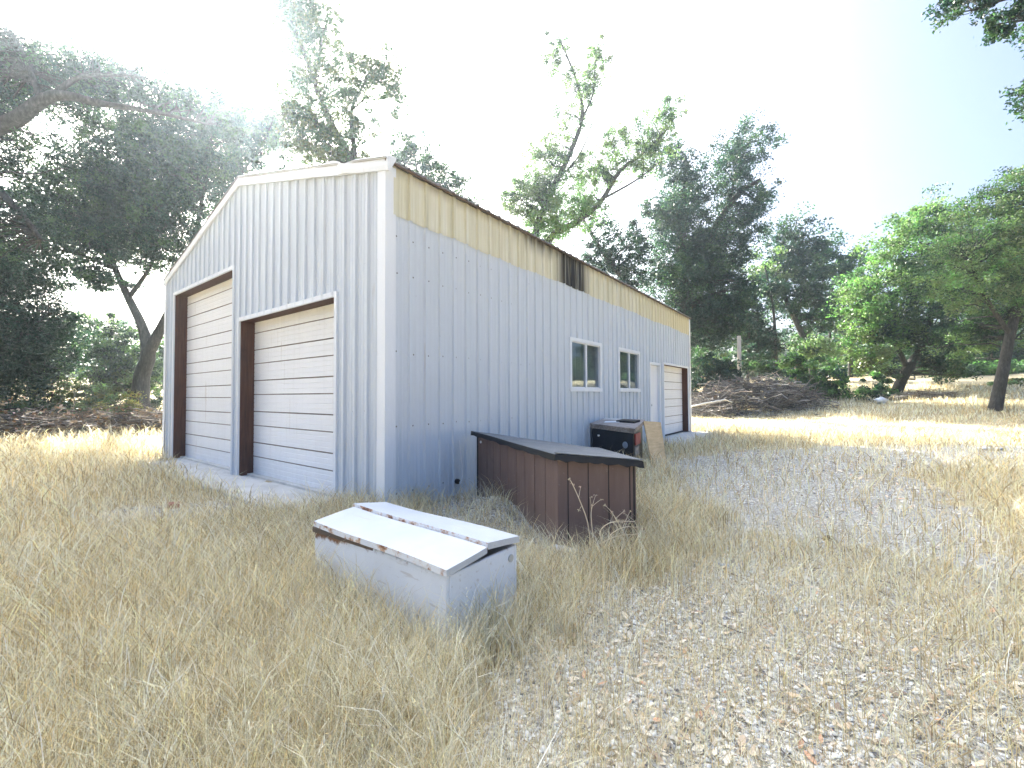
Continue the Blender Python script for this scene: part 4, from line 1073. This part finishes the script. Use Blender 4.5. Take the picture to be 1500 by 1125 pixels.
# ------------------------------------------------------------------ brush piles, logs, post, pipe
def stick_mesh(P, r0, r1, cols, n=4):
    K = P.shape[1]
    R = (np.asarray(r0)[:, None] * np.linspace(1, r1, K)[None])
    V, Q = tubes(P, R, n)
    return V, Q, np.repeat(cols, K * n, 0)
def brush(name, label, c0, ax, ln, wd, ht, n, lenr, flat, cols, rmax=.03, leafy=0, seed=0):
    """heap of dead branches: spine from c0 along ax"""
    ax = np.array(ax) / np.linalg.norm(ax); pr = np.array([-ax[1], ax[0]])
    u = rng.uniform(-1, 1, n); v = rng.normal(size=n) * .45
    prof = np.sqrt(np.clip(1 - np.abs(u) ** 2.5, 0, 1)) * np.exp(-v * v * 1.2)
    z = rng.random(n) ** .7 * prof * ht
    x = c0[0] + ax[0] * u * ln / 2 + pr[0] * v * wd; y = c0[1] + ax[1] * u * ln / 2 + pr[1] * v * wd
    a = rng.uniform(0, 2 * np.pi, n) if not flat else np.arctan2(ax[1], ax[0]) + rng.normal(size=n) * (.45 if flat is True else .95)
    e = rng.normal(size=n) * (.32 if not flat else .13 if flat is True else .22)
    Ls = rng.uniform(*lenr, n)
    d = np.stack([np.cos(a) * np.cos(e), np.sin(a) * np.cos(e), np.sin(e)], -1)
    ts = np.linspace(-.5, .5, 6)
    P = np.stack([x, y, z], -1)[:, None] + d[:, None] * (Ls[:, None] * ts)[..., None]
    P += np.cumsum(rng.normal(size=P.shape), 1) * .035 * Ls[:, None, None]
    gz = terrain(P[..., 0], P[..., 1])
    P[..., 2] = np.maximum(P[..., 2] + gz, gz + .012)
    r = rng.uniform(.25, 1, n) ** 2 * rmax + .004
    C = np.array(cols)[rng.integers(0, len(cols), n)] * rng.uniform(.7, 1.3, (n, 1))
    V, Q, T = stick_mesh(P, r, .3, C)
    if leafy:
        k = rng.integers(0, n, leafy); cc = P[k, rng.integers(1, 6, leafy)]
        lv, lq, lt = leaves(cc, 5, np.full(leafy, .2), .11, np.array([(.20, .12, .06), (.28, .2, .12), (.4, .33, .25)])[rng.integers(0, 3, leafy)])
        Q = np.vstack([Q, lq + len(V)]); V = np.vstack([V, lv]); T = np.vstack([T, lt])
    me = mesh_np(name, V, Q, None, [M['sticks']], T)
    return tag(link(name, me), label, 'brush pile', kind='stuff')
GREYS = [(.24, .215, .19), (.15, .13, .115), (.36, .325, .285), (.10, .08, .065), (.26, .19, .14)]
c = at(1100, 610, 23.5)
brush('brush_pile', 'heap of grey dead branches beyond the far corner of the garage', (c[0], c[1]), (1, .08), 7.0, 1.5, 1.9, 1900, (.7, 2.4), False, [(.21, .20, .19), (.13, .12, .115), (.33, .315, .295), (.08, .072, .066), (.20, .165, .14)], .03, 160)
c = ground(110, 632, .0)
brush('brush_pile', 'long low heap of dead branches lying along the left edge of the dry grass', (-11.9, 13.6), (.82, .57), 11.5, .8, .48, 2400, (.5, 2.6), 'loose', [(.15, .13, .11), (.09, .075, .06), (.24, .21, .18), (.06, .05, .04), (.18, .13, .09)], .022, 3000)

def log(name, p, q, r, label, bark=True):
    p = np.array(p); q = np.array(q); n = 9
    t = np.linspace(0, 1, n)[:, None]; P = p * (1 - t) + q * t
    P[1:-1] += rng.normal(size=(n - 2, 3)) * r * .08
    R = r * (1 + .08 * rng.normal(size=n))
    o = MB().tube(P - p, R, 14, 0).build(name, [M['bark'] if bark else M['jamb'], M['ply']], None, 0, p, True)
    me = o.data
    for f in me.polygons[-2:]: f.material_index = 1; f.use_smooth = False
    return tag(o, label, 'log', 'logs in front of the brush pile')
M['cutlog'] = simple('reddish_log_end', (.22, .10, .06), (.38, .2, .12), 9, .85)
l1 = log('log', at(1043, 632, 21.2) + np.array([0, 0, .17]), at(1085, 628, 22.4) + np.array([0, 0, .2]), .17, 'short log with a round reddish cut end facing the garage')
l2 = log('log', at(1059, 622, 21.8) + np.array([0, 0, .15]), at(1098, 613, 22.6) + np.array([0, 0, .2]), .20, 'thick brown log lying along the front of the brush pile')
l3 = log('log', at(1012, 633, 21.0) + np.array([0, 0, .1]), at(1034, 634, 20.9) + np.array([0, 0, .08]), .11, 'thin grey log beside the far corner of the garage')
for o in (l1, l2, l3): o.data.materials[1] = M['cutlog']
p = at(1013, 595.5, 20.0); q = at(1062, 585.5, 20.5); q2 = at(1073, 589, 20.7)
tag(MB().tube(np.array([p, (p + q) / 2 + [0, 0, .02], q, q2]) - p, [.035, .035, .032, .028], 10).build('pipe', M['grate'], None, 0, p, True), 'long pale pole lying slantwise across the brush pile', 'pole')
b = at(1083.5, 556, 26.8); b[2] = tz(b[0], b[1]); t_ = at(1083, 492, 26.8)
post = MB().tube(np.array([[0, 0, -.1], [0, 0, (t_[2] - b[2]) * .5], [.01, 0, t_[2] - b[2]]]), [.125, .12, .11], 12).build('wooden_post', M['post'], None, 0, b, True)
tag(post, 'bare pale wooden post standing in front of the dark trees', 'post')

# ------------------------------------------------------------------ grass, gravel, litter
def blades(x, y, h, wd, lean, col, K=4, curl=.6, az=None):
    """ribbons: K cross sections from the ground up"""
    n = len(x)
    if az is None: az = rng.uniform(0, 2 * np.pi, n)
    f = rng.uniform(0, 2 * np.pi, n)
    t = np.linspace(0, 1, K)
    ang = lean[:, None] * (t[None] ** .8) + curl * (t[None] ** 2) * rng.random(n)[:, None]
    ds = h[:, None] / (K - 1)
    hor = np.concatenate([np.zeros((n, 1)), np.cumsum(np.sin(ang[:, :-1]) * ds, 1)], 1)
    ver = np.concatenate([np.zeros((n, 1)), np.cumsum(np.cos(ang[:, :-1]) * ds, 1)], 1)
    z0 = terrain(x, y) - .01
    P = np.stack([x[:, None] + hor * np.cos(az)[:, None], y[:, None] + hor * np.sin(az)[:, None], z0[:, None] + np.maximum(ver, .012)], -1)
    wv = (wd[:, None] * np.array([1, .9, .65, .12] if K == 4 else np.linspace(1, .12, K))[None])[..., None] * .5
    sd = np.stack([np.cos(f), np.sin(f), np.zeros(n)], -1)[:, None]
    V = np.stack([P - sd * wv, P + sd * wv], 2).reshape(-1, 3)
    idx = np.arange(n * K * 2).reshape(n, K, 2)
    Q = np.stack([idx[:, :-1, 0], idx[:, :-1, 1], idx[:, 1:, 1], idx[:, 1:, 0]], -1).reshape(-1, 4)
    shade = np.ones((n, K, 2, 1))
    C = (col[:, None, None] * shade).reshape(-1, 3)
    return V, Q, C, P

STRAW = np.array([(.90, .78, .46), (.94, .86, .60), (.80, .64, .36), (.93, .89, .70), (.52, .41, .23), (.87, .80, .58)])
def in_building(x, y, m=.0):
    dx = x - CX; dy = y - CY
    a = dx * S_[0] + dy * S_[1]; b = dx * F_[0] + dy * F_[1]
    return (a > -m) & (a < L + m) & (b > -m) & (b < W + m)
def in_box(x, y, N, e1, e2, a, b, m=.0):
    u = (x - N[0]) * e2[0] + (y - N[1]) * e2[1]; v = (x - N[0]) * e1[0] + (y - N[1]) * e1[1]
    return (u > -m) & (u < a + m) & (v > -m) & (v < b + m)
def blocked(x, y):
    k = in_building(x, y, .02)
    k |= in_box(x, y, (-.325, 2.10), (.622, .783), (-.783, .622), 1.36, .56, .015)
    dx = x - CX; dy = y - CY
    a = dx * S_[0] + dy * S_[1]; b = dx * F_[0] + dy * F_[1]
    k |= (a > -.6) & (a <= 0) & (b > .65) & (b < 7.2) & (vnoise(x, y, 4, 31) < .8)
    k |= (b > -.85) & (b <= 0) & (a > 8) & (a < L)
    # brown box and cabinet footprints
    for poly in BLOCK:
        ins = np.ones(x.shape, bool)
        for i in range(len(poly)):
            p, q = poly[i], poly[(i + 1) % len(poly)]
            ins &= ((q[0] - p[0]) * (y - p[1]) - (q[1] - p[1]) * (x - p[0])) > 0
        k |= ins
    return k
def ccw(poly):
    s = sum(poly[i][0] * poly[(i + 1) % len(poly)][1] - poly[(i + 1) % len(poly)][0] * poly[i][1] for i in range(len(poly)))
    return poly if s > 0 else poly[::-1]
BLOCK = [ccw([tuple(at(*q)[:2]) for q in ((690, 630.5, 5.42), (812, 664, 3.57), (942.5, 674.5, 3.40), (877, 656.5, 4.85))]),
         ccw([tuple(at(*q)[:2]) for q in ((864, 620, 8.1), (930, 628, 7.2), (945, 614.5, 7.95), (884, 612.5, 8.75))])]

def scatter(n, y0, y1, pw=1.0, wide=1.32):
    wide = 2.6 if y0 < 8 else 1.7
    """points in the wedge of ground ahead, density per area ~ r^-pw"""
    u = rng.random(n)
    e = 2 - pw
    r = (y0 ** e + u * (y1 ** e - y0 ** e)) ** (1 / e) if abs(e) > 1e-6 else y0 * (y1 / y0) ** u
    a = rng.uniform(-math.atan(wide), math.atan(wide), n)
    return r * np.sin(a), r * np.cos(a)

def grass():
    V, Q, C = [], [], []; off = 0
    def put(v, q, c):
        nonlocal off
        V.append(v); Q.append(q + off); C.append(c); off += len(v)
    def hfield(x, y):
        r = np.hypot(x, y)
        h = .19 + .11 * (vnoise(x, y, .8, 21) - .5) * 2 + .10 * (vnoise(x, y, 2.5, 22) - .5) * 2
        # trampled by the apron and along the drive
        dx = x - CX; dy = y - CY; a = dx * S_[0] + dy * S_[1]
        h *= 1 - .72 * np.exp(-((a + 1.0) / .8) ** 2) * (r > 3)
        h = h * (1 - .5 * sstep(4, 9, r)) * (1 - .8 * sstep(-.2, .6, x - .12 * y) * (r < 12)) * (1 - .5 * np.exp(-((x - .6) / .7) ** 2 - ((y - 3.2) / .5) ** 2)) + .07 * np.exp(-((x + .2) / .8) ** 2 - ((y - 1.9) / .6) ** 2)
        far = sstep(23, 26, r) * (x > 5)
        return np.maximum(.05, h * (1 + 2.2 * far))
    def field(n, y0, y1, pw, wk, thr, keep_fn, hk=1.0, lean=(.3, 1.55), K=4):
        x, y = scatter(n, y0, y1, pw)
        tuft = np.full(n, -1.0); hq = np.ones(n)
        if y1 < 12:                                   # most blades stand in tufts and lean outwards
            k = n // 26; cx, cy = scatter(k, y0, y1, pw); ii = rng.integers(0, k, n); inn = rng.random(n) < .62
            ph = rng.uniform(0, 2 * np.pi, n); rd = np.abs(rng.normal(size=n)) * .022 * (1 + np.hypot(cx, cy)[ii] * .12)
            x = np.where(inn, cx[ii] + rd * np.cos(ph), x); y = np.where(inn, cy[ii] + rd * np.sin(ph), y)
            tuft = np.where(inn, ph, -1); th_ = rng.uniform(.6, 1.5, k); hq = np.where(inn, th_[ii], 1.0); tcol = rng.uniform(.72, 1.12, k)
        gv = gravelness(x, y)
        clump = vnoise(x, y, 3.2, 23) * .6 + vnoise(x, y, 9, 24) * .4
        keep = (rng.random(n) > gv * 2.3 + (clump < .30) * .55) & ~blocked(x, y)
        tf = tuft[keep]; tq = np.where(tf >= 0, tcol[ii][keep], 1.0) if y1 < 12 else np.ones(keep.sum())
        x, y, gv, hq = x[keep], y[keep], gv[keep], hq[keep]; m = len(x); r = np.hypot(x, y)
        h = hfield(x, y) * hq * rng.uniform(.45, 1.2, m) * (1 - .62 * sstep(.05, .6, gv)) * hk
        wd = np.maximum(.0022, wk * r) * rng.uniform(.5, 1.5, m)
        ln = rng.uniform(lean[0], lean[1], m) + .5 * (rng.random(m) < .25)
        tone = vnoise(x, y, .7, 25); ci = rng.integers(0, len(STRAW), m)
        col = STRAW[ci] * rng.uniform(.42, 1.2, (m, 1)) * (.84 + .30 * tone[:, None]) * tq[:, None]
        fat = rng.random(m) < .12; wd = np.where(fat, wd * 1.9, wd); col = np.where(fat[:, None], np.array([.93, .88, .72]), col)
        red = vnoise(x, y, 1.3, 26)[:, None]
        col = col * (1 + (red - .5) * np.array([.16, -.04, -.22]))
        azf = vnoise(x, y, .9, 27) * 9.0 + rng.normal(size=m) * 1.1
        azf = np.where(tf >= 0, tf + rng.normal(size=m) * .5, azf)
        v, q, c, P = blades(x, y, h, wd, ln, col, K, .7, azf)
        put(v, q, c); return x, y, h, P
    field(160000, .7, 4.2, .7, .0014, 0, None)
    field(175000, 4.0, 11, 1.0, .0008, 0, None)
    field(215000, 10, 42, 1.2, .0007, 0, None)
    # tangled lying straw
    for n, a, b, pw, gk in ((135000, .7, 5, .8, .85), (80000, .7, 4.5, .9, .0), (95000, 5, 18, 1.2, .7)):
        x, y = scatter(n, a, b, pw); gv = gravelness(x, y)
        keep = (rng.random(n) > gv * gk) & (rng.random(n) > (gk == 0) * (1 - gv)) & ~blocked(x, y); x, y = x[keep], y[keep]; m = len(x); r = np.hypot(x, y)
        h = rng.uniform(.08, .36, m) * (1 if gk else .42); wd = np.maximum(.0019, .0012 * r) * rng.uniform(.6, 1.3, m)
        col = STRAW[rng.integers(0, len(STRAW), m)] * rng.uniform(.5, 1.15, (m, 1))
        v, q, c, P = blades(x, y, h, wd, rng.uniform(1.15, 1.65, m) if gk else rng.uniform(1.75, 2.1, m), col, 4, .35)
        lift = np.repeat(rng.random(m) ** 2 * (.14 if gk else .02) * (1 - gravelness(x, y)), 8)
        v[:, 2] += lift
        put(v, q, c)
    # taller stalks with seed heads
    x, y = scatter(5200, 1.1, 9, .9); gv = gravelness(x, y); keep = (gv < .25) & ~blocked(x, y) & (vnoise(x, y, .9, 28) > .35); x, y = x[keep], y[keep]; m = len(x); r = np.hypot(x, y)
    h = hfield(x, y) * rng.uniform(1.1, 1.75, m)
    col = STRAW[rng.integers(0, 4, m)] * rng.uniform(.9, 1.2, (m, 1))
    v, q, c, P = blades(x, y, h, np.maximum(.0022, .001 * r), rng.uniform(.05, .6, m), col, 4, .9); put(v, q, c)
    tip = P[:, 3]; hd = (P[:, 3] - P[:, 2]); hd /= np.linalg.norm(hd, axis=1, keepdims=True) + 1e-9
    for k in range(5):
        cc = tip - hd * (k * .009) + rng.normal(size=tip.shape) * .004
        s = rng.uniform(.004, .008, (m, 1)); a = hd + rng.normal(size=hd.shape) * .35; b_ = np.cross(hd, rng.normal(size=hd.shape)); b_ /= np.linalg.norm(b_, axis=1, keepdims=True) + 1e-9
        vv = np.stack([cc - a * s, cc + b_ * s * .25, cc + a * s, cc - b_ * s * .25], 1).reshape(-1, 3)
        put(vv, np.arange(m * 4).reshape(m, 4), np.repeat(col * .95, 4, 0))
    tag(link('dry_grass', mesh_np('dry_grass', np.vstack(V), np.vstack(Q), None, [M['straw']], np.clip(np.vstack(C), .02, .85))), kind='stuff')
grass()

def gravel():
    # low polyhedra: jittered octahedra squashed on the ground
    ov = np.array([(1, 0, 0), (0, 1, 0), (-1, 0, 0), (0, -1, 0), (0, 0, 1), (0, 0, -1), (.75, .75, .35), (-.75, .75, .35), (-.75, -.75, .35), (.75, -.75, .35)], float)
    of = np.array([(0, 6, 4), (6, 1, 4), (1, 7, 4), (7, 2, 4), (2, 8, 4), (8, 3, 4), (3, 9, 4), (9, 0, 4), (0, 1, 6), (1, 2, 7), (2, 3, 8), (3, 0, 9)])
    def batch(n, y0, y1, pw, smin, smax, thr):
        x, y = scatter(n, y0, y1, pw, 1.3); gv = gravelness(x, y)
        keep = (rng.random(n) < gv + thr) & ~blocked(x, y); x, y = x[keep], y[keep]; m = len(x); r = np.hypot(x, y)
        s = (smin + (smax - smin) * rng.random(m) ** 3.2) * np.maximum(1, r / 5)
        sc = s[:, None] * rng.uniform(.6, 1.25, (m, 3)) * np.array([1, 1, .6])
        V = ov[None] * rng.uniform(.75, 1.2, (m, 10, 1)) * sc[:, None]
        th = rng.uniform(0, 2 * np.pi, m); c, s_ = np.cos(th)[:, None], np.sin(th)[:, None]
        X = V[..., 0] * c - V[..., 1] * s_; Y = V[..., 0] * s_ + V[..., 1] * c
        V = np.stack([X + x[:, None], Y + y[:, None], V[..., 2] + terrain(x, y)[:, None] + sc[:, 2:3] * .25], -1)
        pal = np.array([(.62, .61, .56), (.74, .73, .68), (.46, .455, .42), (.16, .16, .165), (.74, .72, .66), (.58, .49, .39), (.56, .56, .55), (.80, .78, .72)])
        col = pal[rng.choice(8, m, p=[.2, .19, .16, .10, .12, .08, .09, .06])] * rng.uniform(.8, 1.2, (m, 1))
        F_q = (np.arange(m)[:, None, None] * 10 + of[None]).reshape(-1, 3)
        return V.reshape(-1, 3), F_q, np.repeat(col, 10, 0)
    A = batch(84000, .7, 3.4, .9, .003, .015, .05); B = batch(60000, 3.2, 12, 1.3, .004, .015, .03)
    x = None
    V = np.vstack([A[0], B[0]]); T = np.vstack([A[1], B[1] + len(A[0])]); C = np.vstack([A[2], B[2]])
    tag(link('gravel', mesh_np('gravel', V, None, T, [M['stone']], C)), kind='stuff')
gravel()

def litter():
    n = 32000
    x, y = scatter(n, 1.0, 11, 1.15, 1.3); gv = gravelness(x, y)
    keep = (rng.random(n) < .15 + .85 * sstep(.08, .5, gv)) & ~blocked(x, y) & (vnoise(x, y, 1.6, 41) > .22); x, y = x[keep], y[keep]; m = len(x); r = np.hypot(x, y)
    s = (.006 + .022 * rng.random(m) ** 2) * np.maximum(1, r / 5)
    asp = rng.uniform(.25, .6, m)
    th = rng.uniform(0, 2 * np.pi, m); tl = rng.normal(size=m) * .28; cu = rng.uniform(.0, .5, m)
    u = np.array([-1, -.45, .1, .6, 1.0]); wv = np.array([.15, .85, 1, .65, .08])
    X = u[None, :, None] * s[:, None, None] * np.ones((1, 1, 3)); Yl = wv[None, :, None] * np.array([-1, 0, 1])[None, None] * (s * asp)[:, None, None]
    Z = cu[:, None, None] * s[:, None, None] * (.45 * u[None, :, None] ** 2 + .35 * np.abs(np.array([-1, 0, 1]))[None, None] * wv[None, :, None]) + X * np.sin(tl)[:, None, None]
    c, s_ = np.cos(th)[:, None, None], np.sin(th)[:, None, None]
    V = np.stack([X * c - Yl * s_ + x[:, None, None], X * s_ + Yl * c + y[:, None, None], Z + terrain(x, y)[:, None, None] + .006 + np.abs(np.sin(tl) * s)[:, None, None]], -1)
    idx = np.arange(m * 15).reshape(m, 5, 3)
    Q = np.stack([idx[:, :-1, :-1], idx[:, 1:, :-1], idx[:, 1:, 1:], idx[:, :-1, 1:]], -1).reshape(-1, 4)
    pal = np.array([(.66, .56, .41), (.74, .67, .54), (.50, .37, .25), (.60, .36, .23), (.70, .65, .57), (.30, .23, .17), (.70, .55, .39)])
    col = pal[rng.choice(7, m, p=[.22, .24, .14, .05, .16, .10, .09])] * rng.uniform(.8, 1.2, (m, 1))
    tag(link('leaf_litter', mesh_np('leaf_litter', V.reshape(-1, 3), Q, None, [M['litter']], np.repeat(col, 15, 0))), kind='stuff')
    # dark twigs and bark chips
    n = 2600
    x, y = scatter(n, 1.1, 12, 1.1, 1.3); gv = gravelness(x, y); keep = (rng.random(n) < .06 + .5 * gv) & ~blocked(x, y); x, y = x[keep], y[keep]; m = len(x)
    ln = rng.uniform(.03, .16, m) * np.maximum(1, np.hypot(x, y) / 6); th = rng.uniform(0, 2 * np.pi, m); ts = np.linspace(-.5, .5, 4)
    P = np.stack([x[:, None] + np.cos(th)[:, None] * ts * ln[:, None], y[:, None] + np.sin(th)[:, None] * ts * ln[:, None], np.zeros((m, 4))], -1)
    P[..., :2] += rng.normal(size=(m, 4, 2)) * .05 * ln[:, None, None]
    P[..., 2] = terrain(P[..., 0], P[..., 1]) + .012 + rng.random((m, 4)) * .012
    Cc = np.array(GREYS)[rng.integers(0, 5, m)]
    V, Q, T = stick_mesh(P, rng.uniform(.0018, .0045, m), .6, Cc)
    tag(link('twigs', mesh_np('twigs', V, Q, None, [M['sticks']], T)), kind='stuff')
litter()

# ------------------------------------------------------------------ dry weeds before the brown box
def weed(px, py, Y, stems, label, name='dry_weed'):
    p0 = at(px, py, Y); p0[2] = tz(p0[0], p0[1])
    P, R = [], []; HV, HQ, HC = [], [], []
    for s in stems:
        pts = [p0 + np.array([rng.uniform(-.03, .03), rng.uniform(-.03, .03), -.01])] + [at(*q) for q in s]
        p, r = smooth_path(pts, np.linspace(.0042, .0016, len(pts)), 12 // max(1, len(pts) - 1) + 1)
        # resample to 12
        t = np.linspace(0, len(p) - 1, 12); i = np.minimum(t.astype(int), len(p) - 2); f = (t - i)[:, None]
        P.append(p[i] * (1 - f) + p[i + 1] * f); R.append(np.linspace(.0058, .0022, 12))
    n0 = len(P)
    for k in range(n0):
        for _ in range(3):
            i = rng.integers(5, 11); a = P[k][i]; d = P[k][i] - P[k][i - 1]; d = d / np.linalg.norm(d) * .07 + rng.normal(size=3) * .04
            tt = np.linspace(0, 1, 12)[:, None]; P.append(a + d * tt + np.array([0, 0, -.02]) * tt ** 2); R.append(np.linspace(.0022, .001, 12))
    V, Q = tubes(np.array(P), np.array(R), 5)
    tips = np.array([q[-1] for q in P])
    lv, lq, lt = leaves(tips, 5, np.full(len(tips), .018), .018, np.tile((.52, .42, .28), (len(tips), 1)))
    V2 = np.vstack([V, lv]); Q2 = np.vstack([Q, lq + len(V)]); C = np.vstack([np.tile((.80, .70, .52), (len(V), 1)), lt])
    tag(link(name, mesh_np(name, V2 - p0, Q2, None, [M['straw']], C), None, p0), label, 'weed')
weed(868, 812, 3.30, [[(862, 770, 3.32), (850, 735, 3.32), (838, 708, 3.3), (834, 702, 3.3)], [(866, 760, 3.3), (868, 740, 3.31)]], 'single tall dry stalk with a drooping head against the brown planks')
weed(900, 815, 3.22, [[(878, 785, 3.2), (895, 765, 3.2), (930, 764, 3.2)], [(890, 790, 3.2), (915, 772, 3.2), (945, 775, 3.2)], [(915, 790, 3.2), (908, 770, 3.2), (896, 750, 3.2)], [(925, 800, 3.2), (935, 785, 3.2), (925, 768, 3.2)], [(880, 800, 3.2), (905, 785, 3.2), (935, 783, 3.2)]], 'tangled arching dry weed at the front corner of the brown box')
weed(735, 0, 0, [], '') if False else None

# ------------------------------------------------------------------ small litter lying about
def lump(name, p, size, m, label, cat, flat=.5, n=3, seed=0):
    u, v = np.meshgrid(np.linspace(0, 2 * np.pi, 14, endpoint=False), np.linspace(.06, np.pi - .06, 8))
    d = np.stack([np.cos(u) * np.sin(v), np.sin(u) * np.sin(v), np.cos(v)], -1)
    k = 1 + .35 * (vnoise(d[..., 0] * 2 + seed, d[..., 1] * 2 + d[..., 2] * 3, 1.3, 50 + seed) - .5) * 2 + .15 * rng.normal(size=d.shape[:2])
    V = d * k[..., None] * np.array(size)
    idx = np.arange(8 * 14).reshape(8, 14)
    Q = np.stack([idx[:-1], idx[1:], np.roll(idx[1:], -1, 1), np.roll(idx[:-1], -1, 1)], -1).reshape(-1, 4)
    p = np.array(p, float); p[2] = tz(p[0], p[1]) + size[2] * (.6 if size[0] < .3 else .95)
    return tag(link(name, mesh_np(name, V.reshape(-1, 3), Q, None, [m], None, True), None, p), label, cat)
q = at(1291, 600, 23.6); lump('plastic_bag', q, (.32, .22, .17), M['plastic'], 'white plastic bag dumped by the foot of the leaning green tree', 'bag', seed=2)
q = ground(1447, 651, .1); lump('paper_sheet', q, (.30, .14, .02), M['plastic'], 'white sheet of paper on the sunlit straw at the right', 'paper', seed=3)
q = ground(1213, 795); lump('charcoal_lump', q, (.045, .032, .02), M['char'], 'black charred lump on the gravel drive', 'charcoal', seed=4)
def flatbit(name, px, py, lx, ly, rot, m, label, cat, h=.006, tilt=.1):
    p = ground(px, py); p[2] = tz(p[0], p[1]) + .006
    n = 7; mb = MB()
    out = [(lx * math.cos(t) * rng.uniform(.75, 1.15), ly * math.sin(t) * rng.uniform(.75, 1.15)) for t in np.linspace(0, 2 * math.pi, n, endpoint=False)]
    c_, s_ = math.cos(rot), math.sin(rot)
    out = [(a * c_ - b * s_, a * s_ + b * c_) for a, b in out]
    mb.prism(out, [h + tilt * abs(a) + .004 for a, b in out], [tilt * abs(a) for a, b in out])
    return tag(mb.build(name, m, None, .001, p), label, cat)
flatbit('scrap_sheet', 1060, 833, .055, .030, -.4, M['slate'], 'blue-grey scrap of sheet lying on the gravel', 'scrap')
flatbit('slate_shard', 1163, 897, .045, .016, .4, M['slate'], 'thin grey shard lying on the straw-strewn gravel', 'shard')
flatbit('paper_sheet', 828, 806, .13, .055, -.6, M['paper'], 'pale torn card lying at the near corner of the brown box', 'paper', .004, .08)
flatbit('scrap_sheet', 1018, 803, .05, .012, .5, M['greywood'], 'grey splinter of wood lying on the gravel beside the brown box', 'scrap')
p = ground(255, 746); p[2] = tz(p[0], p[1]) + .01
bk = MB().box((-.06, -.045, -.02), (.06, .045, .05)).build('brick', M['brick'], None, .006, p); bk.rotation_euler = (.1, .05, .7)
tag(bk, 'broken red brick on the bare patch before the tall door', 'brick')

# litter of dead wood round the leaning tree
q = at(1345, 605, 24.5)
brush('dead_branches', 'scatter of dead branches on the straw at the foot of the leaning green tree', (q[0], q[1]), (1, -.3), 3.6, .5, .35, 160, (.5, 1.6), True, GREYS, .03, 60)

# ------------------------------------------------------------------ haze: scattering volume added to imitate veiling lens glare round the sun
def haze():
    m, nt, out = mat('haze'); g = G(nt)
    v = g.n('ShaderNodeVolumePrincipled')
    v.inputs['Color'].default_value = (.74, .89, 1.0, 1); v.inputs['Density'].default_value = HAZE
    v.inputs['Anisotropy'].default_value = .78
    g.l(v.outputs[0], out.inputs['Volume'])
    o = MB().box((-110, -20, -1.6), (110, 95, 30)).build('haze', m)
    tag(o, kind='stuff'); o.display_type = 'WIRE'
HAZE = .0014
haze()
